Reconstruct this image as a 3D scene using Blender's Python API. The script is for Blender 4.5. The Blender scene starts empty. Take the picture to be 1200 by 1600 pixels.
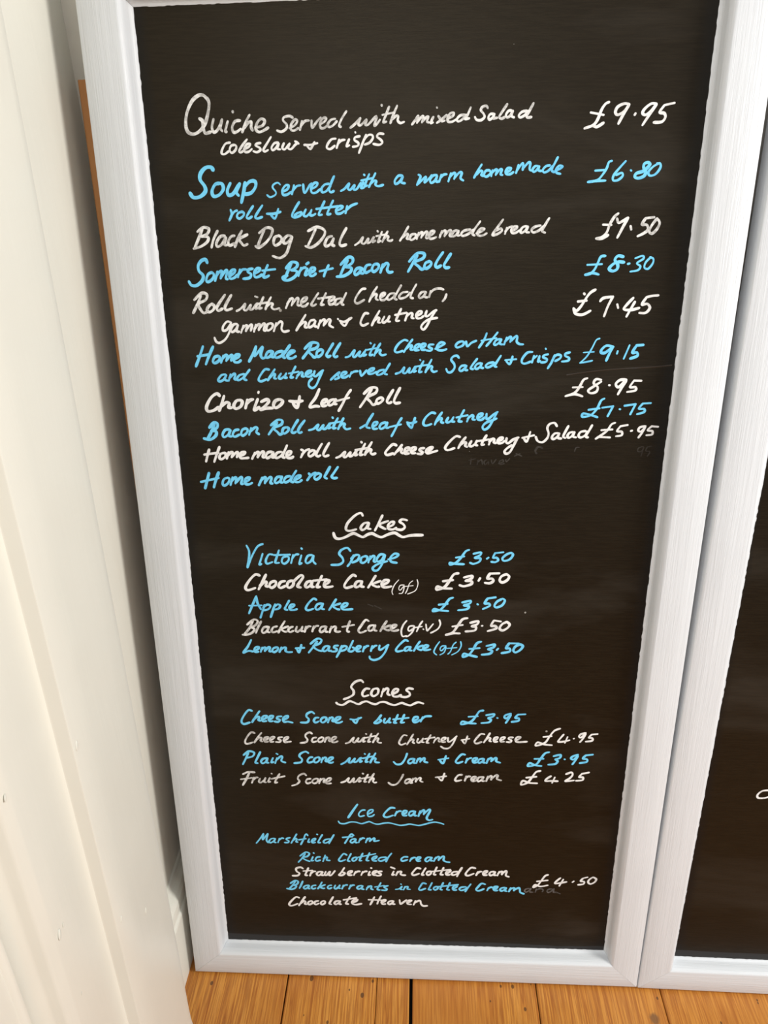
import bpy, bmesh, math, random
from mathutils import Vector, Matrix

# ---------------------------------------------------------------- camera, world, lights, exposure
CAM_POS = (0.3541, -0.66466, 1.20157)
CAM_ROT = ((0.998829, 0.045736, -0.015798), (0.007393, -0.4669, -0.884279), (-0.04782, 0.883126, -0.466691))  # rows: camera right, down, forward in world axes
sc = bpy.context.scene
col = sc.collection
cam_data = bpy.data.cameras.new('camera')
cam = bpy.data.objects.new('camera', cam_data)
col.objects.link(cam)
r_, d_, f_ = [Vector(v) for v in CAM_ROT]
cam.matrix_world = Matrix(((r_.x, -d_.x, -f_.x, CAM_POS[0]), (r_.y, -d_.y, -f_.y, CAM_POS[1]),
                           (r_.z, -d_.z, -f_.z, CAM_POS[2]), (0, 0, 0, 1)))
cam_data.sensor_fit = 'VERTICAL'
cam_data.sensor_height = 24.0
cam_data.lens = 24.0 * 1120.0 / 1600.0
cam_data.clip_start = 0.02
sc.camera = cam

world = bpy.data.worlds.new('room_light')
sc.world = world
world.use_nodes = True
world.node_tree.nodes['Background'].inputs[0].default_value = (0.88, 0.93, 1.0, 1)
world.node_tree.nodes['Background'].inputs[1].default_value = 0.55


def area(name, loc, target, sx, sy, power, color):
    l = bpy.data.lights.new(name, 'AREA')
    l.shape = 'RECTANGLE'; l.size = sx; l.size_y = sy; l.energy = power; l.color = color
    o = bpy.data.objects.new(name, l)
    col.objects.link(o)
    o.location = loc
    o.rotation_euler = (Vector(target) - Vector(loc)).to_track_quat('-Z', 'Y').to_euler()
    return o


area('window_light', (2.35, -0.62, 1.55), (0.2, 0.1, 0.75), 0.55, 1.1, 46, (1.0, 0.965, 0.91))
area('front_fill_light', (-0.1, -2.6, 2.2), (0.4, 0, 0.6), 1.6, 1.2, 30, (1.0, 0.97, 0.93))  # added fill lamp, no real source, lifts faces turned from the right-hand window

vs = sc.view_settings
vs.view_transform = 'Standard'; vs.look = 'None'; vs.exposure = 0.0; vs.gamma = 1.0
vs.use_curve_mapping = False


# ---------------------------------------------------------------- materials
def nt(name):
    m = bpy.data.materials.new(name)
    m.use_nodes = True
    t = m.node_tree
    return m, t, t.nodes['Principled BSDF']


def node(t, kind, **kw):
    n = t.nodes.new(kind)
    for k, v in kw.items():
        setattr(n, k, v)
    return n


def mapping(t, scale, coord='Object', rot=(0, 0, 0), loc=(0, 0, 0)):
    tc = node(t, 'ShaderNodeTexCoord')
    mp = node(t, 'ShaderNodeMapping')
    mp.inputs['Scale'].default_value = scale
    mp.inputs['Rotation'].default_value = rot
    mp.inputs['Location'].default_value = loc
    t.links.new(tc.outputs[coord], mp.inputs['Vector'])
    return mp.outputs['Vector']


def noise(t, vec, scale, detail=4, rough=0.55, dist=0.0):
    n = node(t, 'ShaderNodeTexNoise')
    n.inputs['Scale'].default_value = scale
    n.inputs['Detail'].default_value = detail
    n.inputs['Roughness'].default_value = rough
    n.inputs['Distortion'].default_value = dist
    t.links.new(vec, n.inputs['Vector'])
    return n.outputs['Fac']


def ramp(t, fac, stops):
    r = node(t, 'ShaderNodeValToRGB')
    e = r.color_ramp.elements
    while len(e) < len(stops):
        e.new(0.5)
    for k, (p, c) in enumerate(stops):
        e[k].position = p
        e[k].color = (*c, 1) if len(c) == 3 else c
    t.links.new(fac, r.inputs['Fac'])
    return r.outputs['Color']


def math_(t, op, a, b=None, clamp=False):
    n = node(t, 'ShaderNodeMath', operation=op, use_clamp=clamp)
    for i, v in enumerate((a, b)):
        if v is None: continue
        if isinstance(v, (int, float)): n.inputs[i].default_value = v
        else: t.links.new(v, n.inputs[i])
    return n.outputs[0]


def mix(t, fac, a, b):
    n = node(t, 'ShaderNodeMix', data_type='RGBA')
    if isinstance(fac, (int, float)): n.inputs[0].default_value = fac
    else: t.links.new(fac, n.inputs[0])
    for i, v in ((6, a), (7, b)):
        if isinstance(v, tuple): n.inputs[i].default_value = (*v, 1)
        else: t.links.new(v, n.inputs[i])
    return n.outputs[2]


def bump(t, p, h, strength, dist):
    b = node(t, 'ShaderNodeBump')
    b.inputs['Strength'].default_value = strength
    b.inputs['Distance'].default_value = dist
    t.links.new(h, b.inputs['Height'])
    t.links.new(b.outputs['Normal'], p.inputs['Normal'])


def painted_wood(name, base, along, grain=0.5, rough=0.38):
    """white brushed paint with the wood grain showing through, grain running along axis 0/1/2"""
    m, t, p = nt(name)
    s = [260.0, 260.0, 260.0]; s[along] = 5.0
    g = noise(t, mapping(t, tuple(s)), 1.0, 5, 0.65)
    s2 = [900.0, 900.0, 900.0]; s2[along] = 30.0
    g2 = noise(t, mapping(t, tuple(s2)), 1.0, 2, 0.5)
    blot = noise(t, mapping(t, (6, 6, 6)), 1.0, 3)
    dark = tuple(c * 0.93 for c in base)
    c1 = mix(t, ramp(t, g, [(0.35, (0, 0, 0)), (0.65, (1, 1, 1))]), dark, base)
    c2 = mix(t, ramp(t, blot, [(0.4, (0, 0, 0)), (0.7, (0.5, 0.5, 0.5))]), c1, tuple(min(1, c * 1.03) for c in base))
    spk = noise(t, mapping(t, (1, 1, 1)), 240.0, 2, 0.6)
    c3 = mix(t, ramp(t, spk, [(0.765, (0, 0, 0)), (0.80, (0.7, 0.7, 0.7))]), c2, tuple(c * 0.5 for c in base))
    t.links.new(c3, p.inputs['Base Color'])
    p.inputs['Roughness'].default_value = rough
    h = math_(t, 'ADD', g, math_(t, 'MULTIPLY', g2, 0.5))
    bump(t, p, h, grain, 0.0012)
    return m


FRAME_UP = painted_wood('white_paint_upright', (0.70, 0.725, 0.745), 1)
FRAME_ACROSS = painted_wood('white_paint_across', (0.70, 0.725, 0.745), 0)


def gloss_paint(name, base, amp=0.12):
    m, t, p = nt(name)
    n1 = noise(t, mapping(t, (60, 60, 4)), 1.0, 3)
    n2 = noise(t, mapping(t, (1, 1, 1)), 7.0, 3)
    c = mix(t, ramp(t, n2, [(0.35, (0, 0, 0)), (0.7, (1, 1, 1))]), tuple(v * 0.97 for v in base), base)
    t.links.new(c, p.inputs['Base Color'])
    p.inputs['Roughness'].default_value = 0.36
    bump(t, p, math_(t, 'ADD', n1, n2), amp, 0.003)
    return m


CREAM = gloss_paint('cream_gloss_paint', (0.81, 0.80, 0.715))


def panel_paint(name, w, h):
    m, t, p = nt(name)
    vec = mapping(t, (1, 1, 1))
    fine = noise(t, mapping(t, (120, 900, 100)), 1.0, 3, 0.6)       # cross-wise brush and canvas ribs
    smear = noise(t, mapping(t, (2.2, 7, 3), loc=(3, 1, 0)), 1.0, 4, 0.6, 0.6)
    big = noise(t, mapping(t, (1.6, 1.6, 1), loc=(7, 2, 0)), 1.0, 2)
    rib = noise(t, mapping(t, (35, 520, 10)), 1.0, 3, 0.7)
    base = mix(t, big, (0.0060, 0.0036, 0.0014), (0.0100, 0.0067, 0.0032))
    base = mix(t, ramp(t, rib, [(0.40, (0, 0, 0)), (0.62, (0.5, 0.5, 0.5))]), base, (0.0165, 0.0118, 0.0062))
    base = mix(t, ramp(t, smear, [(0.50, (0, 0, 0)), (0.78, (0.65, 0.65, 0.65))]), base, (0.042, 0.036, 0.028))
    # specks of dried pen and dust
    v = node(t, 'ShaderNodeTexVoronoi', feature='F1')
    v.inputs['Scale'].default_value = 26.0
    flat = mapping(t, (1, 1, 0))
    t.links.new(flat, v.inputs['Vector'])
    rnd = node(t, 'ShaderNodeSeparateColor')
    t.links.new(v.outputs['Color'], rnd.inputs[0])
    size = math_(t, 'MULTIPLY', math_(t, 'POWER', rnd.outputs[0], 5.0), 0.060)
    spot = math_(t, 'LESS_THAN', v.outputs['Distance'], size)
    base = mix(t, math_(t, 'MULTIPLY', spot, 0.75), base, (0.42, 0.40, 0.36))
    # near-black band along the left and right edges, wavy grey strip along the bottom
    sep = node(t, 'ShaderNodeSeparateXYZ')
    t.links.new(vec, sep.inputs[0])
    wob = math_(t, 'MULTIPLY', math_(t, 'SUBTRACT', noise(t, mapping(t, (9, 9, 1)), 1.0, 2), 0.5), 0.012)
    ex = math_(t, 'MINIMUM', math_(t, 'SUBTRACT', sep.outputs[0], w[0]), math_(t, 'SUBTRACT', w[1], sep.outputs[0]))
    ex = math_(t, 'ADD', ex, wob)
    edge = node(t, 'ShaderNodeMapRange')
    edge.inputs['From Min'].default_value = 0.006
    edge.inputs['From Max'].default_value = 0.017
    edge.inputs['To Min'].default_value = 0.85
    edge.inputs['To Max'].default_value = 0.0
    t.links.new(ex, edge.inputs['Value'])
    base = mix(t, edge.outputs[0], base, (0.0065, 0.0062, 0.0060))
    ey = math_(t, 'ADD', math_(t, 'SUBTRACT', sep.outputs[1], h[0]), wob)
    low = math_(t, 'LESS_THAN', ey, 0.0125)
    base = mix(t, math_(t, 'MULTIPLY', low, 0.85), base, (0.028, 0.029, 0.031))
    t.links.new(base, p.inputs['Base Color'])
    p.inputs['Roughness'].default_value = 0.42
    p.inputs['Specular IOR Level'].default_value = 0.2
    p.inputs['Specular Tint'].default_value = (1.0, 0.90, 0.72, 1)
    bump(t, p, math_(t, 'ADD', fine, math_(t, 'ADD', rib, math_(t, 'MULTIPLY', smear, 0.4))), 0.22, 0.0006)
    return m


def ink(name, full, thin, lo, hi):
    m, t, p = nt(name)
    n = noise(t, mapping(t, (1, 1, 1)), 190.0, 3, 0.7)
    n2 = noise(t, mapping(t, (30, 30, 30)), 1.0, 2)
    f = math_(t, 'ADD', math_(t, 'MULTIPLY', n, 0.6), math_(t, 'MULTIPLY', n2, 0.4))
    c = mix(t, ramp(t, f, [(lo, (0, 0, 0)), (hi, (1, 1, 1))]), thin, full)
    t.links.new(c, p.inputs['Base Color'])
    p.inputs['Roughness'].default_value = 0.7
    p.inputs['Specular IOR Level'].default_value = 0.2
    return m


INK = {
    'white': ink('white_chalk_ink', (0.84, 0.835, 0.815), (0.64, 0.63, 0.61), 0.36, 0.52),
    'thin': ink('thin_white_chalk_ink', (0.82, 0.815, 0.79), (0.43, 0.42, 0.40), 0.41, 0.56),
    'blue': ink('blue_chalk_ink', (0.19, 0.65, 0.93), (0.13, 0.50, 0.78), 0.36, 0.52),
    'ghost': ink('erased_ink', (0.14, 0.13, 0.125), (0.05, 0.045, 0.04), 0.40, 0.60),
    'ghost2': ink('nearly_erased_ink', (0.045, 0.039, 0.032), (0.022, 0.017, 0.012), 0.40, 0.60),
}


def pine(name):
    m, t, p = nt(name)
    oi = node(t, 'ShaderNodeObjectInfo')
    tc = node(t, 'ShaderNodeTexCoord')
    off = node(t, 'ShaderNodeVectorMath', operation='ADD')
    cmb = node(t, 'ShaderNodeCombineXYZ')
    t.links.new(math_(t, 'MULTIPLY', oi.outputs['Random'], 40.0), cmb.inputs[0])
    t.links.new(math_(t, 'MULTIPLY', oi.outputs['Random'], 13.0), cmb.inputs[1])
    t.links.new(tc.outputs['Object'], off.inputs[0]); t.links.new(cmb.outputs[0], off.inputs[1])

    def mp(scale):
        n = node(t, 'ShaderNodeMapping'); n.inputs['Scale'].default_value = scale
        t.links.new(off.outputs[0], n.inputs['Vector']); return n.outputs['Vector']
    warp = noise(t, mp((5, 1.6, 1)), 1.0, 3)
    g = noise(t, mp((62, 1.7, 1)), 1.0, 3, 0.5, 0.5)
    rings_ = math_(t, 'PINGPONG', math_(t, 'MULTIPLY', g, 6.0), 0.5)
    rings_ = math_(t, 'MULTIPLY', rings_, 2.0)
    fine = noise(t, mp((420, 14, 10)), 1.0, 4, 0.6)
    c = ramp(t, rings_, [(0.0, (0.34, 0.105, 0.014)), (0.16, (0.53, 0.205, 0.030)), (0.5, (0.62, 0.265, 0.042)), (1.0, (0.66, 0.295, 0.055))])
    c = mix(t, ramp(t, fine, [(0.40, (0.75, 0.75, 0.75)), (0.58, (0, 0, 0))]), c, (0.33, 0.11, 0.018))
    c = mix(t, ramp(t, warp, [(0.42, (0, 0, 0)), (0.68, (0.7, 0.7, 0.7))]), c, (0.44, 0.155, 0.024))
    # knots
    v = node(t, 'ShaderNodeTexVoronoi', feature='F1')
    v.inputs['Scale'].default_value = 1.0
    t.links.new(mp((11, 9, 0)), v.inputs['Vector'])
    kn = noise(t, mp((90, 60, 1)), 1.0, 3)
    dist = math_(t, 'ADD', v.outputs['Distance'], math_(t, 'MULTIPLY', math_(t, 'SUBTRACT', kn, 0.5), 0.10))
    c = mix(t, ramp(t, dist, [(0.055, (0.8, 0.8, 0.8)), (0.10, (0, 0, 0))]), c, (0.16, 0.075, 0.03))
    # nicks and worm holes
    v2 = node(t, 'ShaderNodeTexVoronoi', feature='F1')
    v2.inputs['Scale'].default_value = 1.0
    t.links.new(mp((60, 42, 0)), v2.inputs['Vector'])
    s2 = node(t, 'ShaderNodeSeparateColor'); t.links.new(v2.outputs['Color'], s2.inputs[0])
    hole = math_(t, 'LESS_THAN', v2.outputs['Distance'], math_(t, 'MULTIPLY', math_(t, 'POWER', s2.outputs[0], 3.0), 0.19))
    c = mix(t, math_(t, 'MULTIPLY', hole, 0.8), c, (0.07, 0.03, 0.012))
    t.links.new(c, p.inputs['Base Color'])
    p.inputs['Roughness'].default_value = 0.42
    bump(t, p, math_(t, 'ADD', math_(t, 'SUBTRACT', fine, hole), math_(t, 'MULTIPLY', rings_, 0.3)), 0.25, 0.001)
    return m


PINE = pine('varnished_pine')


def plain(name, c, rough=0.6, amp=0.1):
    m, t, p = nt(name)
    n = noise(t, mapping(t, (30, 30, 30)), 1.0, 3)
    t.links.new(mix(t, n, tuple(v * 0.85 for v in c), c), p.inputs['Base Color'])
    p.inputs['Roughness'].default_value = rough
    bump(t, p, n, amp, 0.001)
    return m


DUST = plain('dark_underfloor', (0.012, 0.010, 0.008), 0.9)
WALLP = plain('cream_wall_paint', (0.78, 0.75, 0.69), 0.5)
HARD = plain('hardboard_back', (0.16, 0.09, 0.045), 0.8)


def brown_wood(name):
    m, t, p = nt(name)
    g = noise(t, mapping(t, (300, 7, 300)), 1.0, 4, 0.6)
    t.links.new(mix(t, g, (0.30, 0.115, 0.026), (0.50, 0.21, 0.05)), p.inputs['Base Color'])
    p.inputs['Roughness'].default_value = 0.45
    bump(t, p, g, 0.2, 0.001)
    return m


BROWN = brown_wood('stained_brown_wood')


# ---------------------------------------------------------------- helpers
def mesh_obj(name, verts, faces, mat, parent=None, smooth=False):
    me = bpy.data.meshes.new(name)
    me.from_pydata(verts, [], faces)
    me.validate()
    bm = bmesh.new(); bm.from_mesh(me)
    bmesh.ops.recalc_face_normals(bm, faces=bm.faces)
    bm.to_mesh(me); bm.free()
    if smooth:
        for f in me.polygons: f.use_smooth = True
    me.materials.append(mat)
    o = bpy.data.objects.new(name, me)
    col.objects.link(o)
    if parent: o.parent = parent
    return o


def empty(name, loc=(0, 0, 0)):
    o = bpy.data.objects.new(name, None)
    col.objects.link(o)
    o.location = loc
    return o


def box(x0, x1, y0, y1, z0, z1, bev=0.0):
    bm = bmesh.new()
    bmesh.ops.create_cube(bm, size=1.0)
    for v in bm.verts:
        v.co = Vector(((x0 + x1) / 2 + v.co.x * (x1 - x0), (y0 + y1) / 2 + v.co.y * (y1 - y0), (z0 + z1) / 2 + v.co.z * (z1 - z0)))
    if bev:
        bmesh.ops.bevel(bm, geom=list(bm.edges), offset=bev, segments=2, profile=0.6, affect='EDGES')
    bm.verts.index_update()
    vs_ = [tuple(v.co) for v in bm.verts]
    fs = [tuple(v.index for v in f.verts) for f in bm.faces]
    bm.free()
    return vs_, fs


def loft(rings, close=True, caps=True):
    """rings: list of equally long lists of points; quads between them"""
    n = len(rings[0]); vs_ = [tuple(p) for r in rings for p in r]; fs = []
    for i in range(len(rings) - 1):
        for k in range(n if close else n - 1):
            a = i * n + k; b = i * n + (k + 1) % n
            fs.append((a, b, b + n, a + n))
    if caps and close:
        fs.append(tuple(range(n - 1, -1, -1)))
        fs.append(tuple(range((len(rings) - 1) * n, len(rings) * n)))
    return vs_, fs


# ---------------------------------------------------------------- floor
rng = random.Random(4)
floor = mesh_obj('floor', *box(-0.8, 3.2, -3.4, 0.30, -0.10, -0.024), DUST)
floor['kind'] = 'structure'
edges = [-0.446, -0.2475, -0.0485, 0.1495, 0.3480, 0.5460, 0.7405, 0.9390, 1.1370, 1.3350, 1.5330, 1.7310]
gaps = {0.3480: 0.0052, 0.1495: 0.0020, 0.5460: 0.0018, 0.7405: 0.0018}


def plank(x0, x1):
    xs = [x0, x0 + 0.0012, x1 - 0.0012, x1]
    n = 34
    rings = []
    for i in range(n + 1):
        y = -3.3 + 3.58 * i / n
        j0 = rng.uniform(-0.0003, 0.0003); j1 = rng.uniform(-0.0003, 0.0003)
        rings.append([(x0 + j0, y, -0.022), (x0 + j0, y, -0.0012), (x0 + j0 + 0.0012, y, 0.0),
                      (x1 + j1 - 0.0012, y, 0.0), (x1 + j1, y, -0.0012), (x1 + j1, y, -0.022)])
    return loft(rings)


for a, b in zip(edges[:-1], edges[1:]):
    ga = gaps.get(a, 0.0018) / 2; gb = gaps.get(b, 0.0018) / 2
    if abs(a - 0.1495) < 1e-6:
        # this board has split along the grain
        s = 0.2935
        mesh_obj('floorboard', *plank(a + ga, s - 0.0005), PINE, floor)
        mesh_obj('floorboard', *plank(s + 0.0005, b - gb), PINE, floor)
    else:
        mesh_obj('floorboard', *plank(a + ga, b - gb), PINE, floor)

# ---------------------------------------------------------------- walls and trim
wl = mesh_obj('wall_left', *box(-0.16, -0.035, -0.02, 0.40, 0.0, 2.4), WALLP)
wl['kind'] = 'structure'
wl.data.materials[0] = CREAM
wb = mesh_obj('wall_back', *box(-0.16, 3.0, 0.258, 0.40, 0.0, 2.4), WALLP)
wb['kind'] = 'structure'

# skirting board with an ogee top running back along the left wall
prof = [(-0.036, 0.0), (-0.0130, 0.0), (-0.0130, 0.006), (-0.0135, 0.118), (-0.0145, 0.1215), (-0.0165, 0.1235), (-0.0170, 0.1290),
        (-0.0165, 0.134), (-0.0175, 0.142), (-0.0215, 0.1495), (-0.0270, 0.1535), (-0.0300, 0.1570), (-0.0318, 0.162), (-0.036, 0.164)]
rings = [[(x, y, z) for x, z in prof] for y in (-0.029, 0.05, 0.15, 0.257)]
sk = mesh_obj('baseboard_left', *loft(rings), CREAM)
sk['kind'] = 'structure'

# moulded door casing in front of it: foot outline (x, y), rising out of plumb like the real one
TILT = Vector((0.0314, 0.0143, 1.0))
foot = [(-0.0345, 0.027, 'A'), (-0.0120, -0.029, ''), (0.0020, -0.0525, ''), (0.0100, -0.068, ''), (0.0128, -0.0745, ''), (0.0138, -0.083, ''),
        (0.0140, -0.110, ''), (0.0140, -0.160, ''), (0.0140, -0.2015, ''), (0.0134, -0.2030, ''), (0.0120, -0.2037, ''),
        (0.0015, -0.2040, ''), (0.0000, -0.2048, ''), (-0.0004, -0.2065, ''), (0.0006, -0.2140, ''), (0.0006, -0.245, ''), (0.0002, -0.279, ''), (-0.0004, -0.2815, ''),
        (-0.0028, -0.2900, ''), (-0.0034, -0.2915, ''), (-0.0060, -0.2935, ''), (-0.0120, -0.2965, ''), (-0.0150, -0.3010, ''), (-0.0155, -0.3090, ''),
        (-0.0140, -0.3170, ''), (-0.0105, -0.3250, ''), (-0.0060, -0.3310, ''), (-0.0020, -0.3350, ''), (0.0002, -0.3375, ''), (0.0006, -0.3400, ''), (-0.0006, -0.3430, ''),
        (-0.0030, -0.3450, ''), (-0.0034, -0.40, ''), (-0.0034, -0.56, ''), (-0.16, -0.56, ''), (-0.16, 0.020, '')]
rings = []
zs = [0.0, 0.004, 0.012, 0.03] + [0.08 + 0.06 * i for i in range(32)]
for z in zs:
    ring = []
    for k, (x, y, tag) in enumerate(foot):
        if tag == 'A':
            ring.append((-0.0345, y + 0.036 * z, z))
        elif x < -0.1:
            ring.append((x, y, z))
        else:
            jx = rng.uniform(-0.0004, 0.0004) if z < 0.013 and k < 8 else 0.0
            extra = 0.0022 * math.exp(-((y + 0.078) / 0.010) ** 2) * max(0, 1 - z / 0.02)
            ring.append((x + TILT.x * z + jx + extra, y + TILT.y * z, z))
    rings.append(ring)
casing = mesh_obj('trim_1', *loft(rings), CREAM)
casing['kind'] = 'structure'
for f in casing.data.polygons:
    f.use_smooth = True
m_ = casing.modifiers.new('edges', 'EDGE_SPLIT'); m_.split_angle = math.radians(32)

# runs and dents in the gloss paint
for (x, y, z, s) in [(0.0372, -0.1207, 0.7711, 1.3), (0.0364, -0.1196, 0.7448, 0.8), (0.0396, -0.1839, 0.8461, 0.7), (0.0362, -0.187, 0.6993, 1.3), (0.0278, -0.1854, 0.4338, 1.1), (0.0258, -0.1328, 0.3679, 1.1), (0.0177, -0.266, 0.5359, 1.5), (0.0177, -0.2573, 0.5369, 0.7), (0.0224, -0.2752, 0.7318, 0.9), (0.03, -0.147, 0.9286, 0.5), (0.0143, -0.2614, 0.4295, 0.6)]:
    bm = bmesh.new()
    bmesh.ops.create_uvsphere(bm, u_segments=10, v_segments=6, radius=1.0)
    for v in bm.verts:
        v.co = Vector((v.co.x * 0.0006 * s, v.co.y * 0.0016 * s + v.co.z * 0.0012 * s, v.co.z * 0.0040 * s)) + Vector((x, y, z))
    me = bpy.data.meshes.new('paint_drip'); bm.to_mesh(me); bm.free()
    for f in me.polygons: f.use_smooth = True
    me.materials.append(CREAM)
    o = bpy.data.objects.new('paint_drip', me); col.objects.link(o); o.parent = casing

# ---------------------------------------------------------------- handwriting
hand = random.Random(11)


def smooth_path(q, sub=5):
    if len(q) < 3: 
        return [q[0], q[-1]], [0, 1]
    P = [q[0]] + q + [q[-1]]
    out = []; keys = []
    for i in range(1, len(P) - 2):
        keys.append(len(out))
        for s in range(sub):
            t = s / sub
            r = []
            for d in (0, 1):
                a, b, c, e = P[i - 1][d], P[i][d], P[i + 1][d], P[i + 2][d]
                r.append(0.5 * (2 * b + (c - a) * t + (2 * a - 5 * b + 4 * c - e) * t * t + (3 * b - a - 3 * c + e) * t ** 3))
            out.append(tuple(r))
    keys.append(len(out)); out.append(q[-1])
    return out, keys


def ribbon(verts, faces, path, keys, w, z):
    """flat pen stroke with round ends; every piece a hair above the last so that crossings stay clean"""
    n = len(path); ph = hand.uniform(0, 6.28); fr = hand.uniform(0.25, 0.5)
    wid = [w * (1 + 0.13 * math.sin(ph + i * fr)) * (0.86 if i in (0, n - 1) else 1) for i in range(n)]
    for i in range(n - 1):
        (ax, ay), (bx, by) = path[i], path[i + 1]
        dx, dy = bx - ax, by - ay
        l = math.hypot(dx, dy)
        if l < 1e-5: continue
        nx, ny = -dy / l, dx / l
        z += 0.0012
        k = len(verts); a = wid[i] / 2; b = wid[i + 1] / 2
        verts += [(ax + nx * a, ay + ny * a, z), (ax - nx * a, ay - ny * a, z), (bx - nx * b, by - ny * b, z), (bx + nx * b, by + ny * b, z)]
        faces.append((k, k + 1, k + 2, k + 3))
        z += 0.0012
        k = len(verts); m = 10 if i in keys else 8
        verts += [(ax + a * math.cos(6.2832 * j / m), ay + a * math.sin(6.2832 * j / m), z) for j in range(m)]
        faces.append(tuple(range(k, k + m)))
    z += 0.0012
    k = len(verts); a = wid[-1] / 2
    verts += [(path[-1][0] + a * math.cos(0.6283 * j), path[-1][1] + a * math.sin(0.6283 * j), z) for j in range(10)]
    faces.append(tuple(range(k, k + 10)))


def write(part, colour, text, words, parent, zpanel):
    verts = []; faces = []
    n = 0
    for width, strokes in words:
        for st in strokes.split(';'):
            q = [tuple(float(c) / 10 for c in p.split(',')) for p in st.split()]
            p, ks = smooth_path(q)
            ribbon(verts, faces, p, ks, width, 0.15 + 0.004 * (n % 5)); n += 1
    verts = [(x / 1000, y / 1000, zpanel + z / 1000) for x, y, z in verts]
    me = bpy.data.meshes.new(part)
    me.from_pydata(verts, [], faces)
    me.materials.append(INK[colour])
    o = bpy.data.objects.new(part, me)
    col.objects.link(o)
    o.parent = parent
    names = {'white': 'white', 'thin': 'thin greyish white', 'blue': 'sky blue', 'ghost': 'rubbed-out grey', 'ghost2': 'rubbed-out brown'}
    if text.startswith('faint'): o['label'] = 'faint rubbed-out traces of earlier writing'
    elif text == '~': o['label'] = names[colour] + ' wavy pen underline'
    else: o['label'] = '%s handwriting reading %s' % (names[colour], text)
    return o


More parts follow.
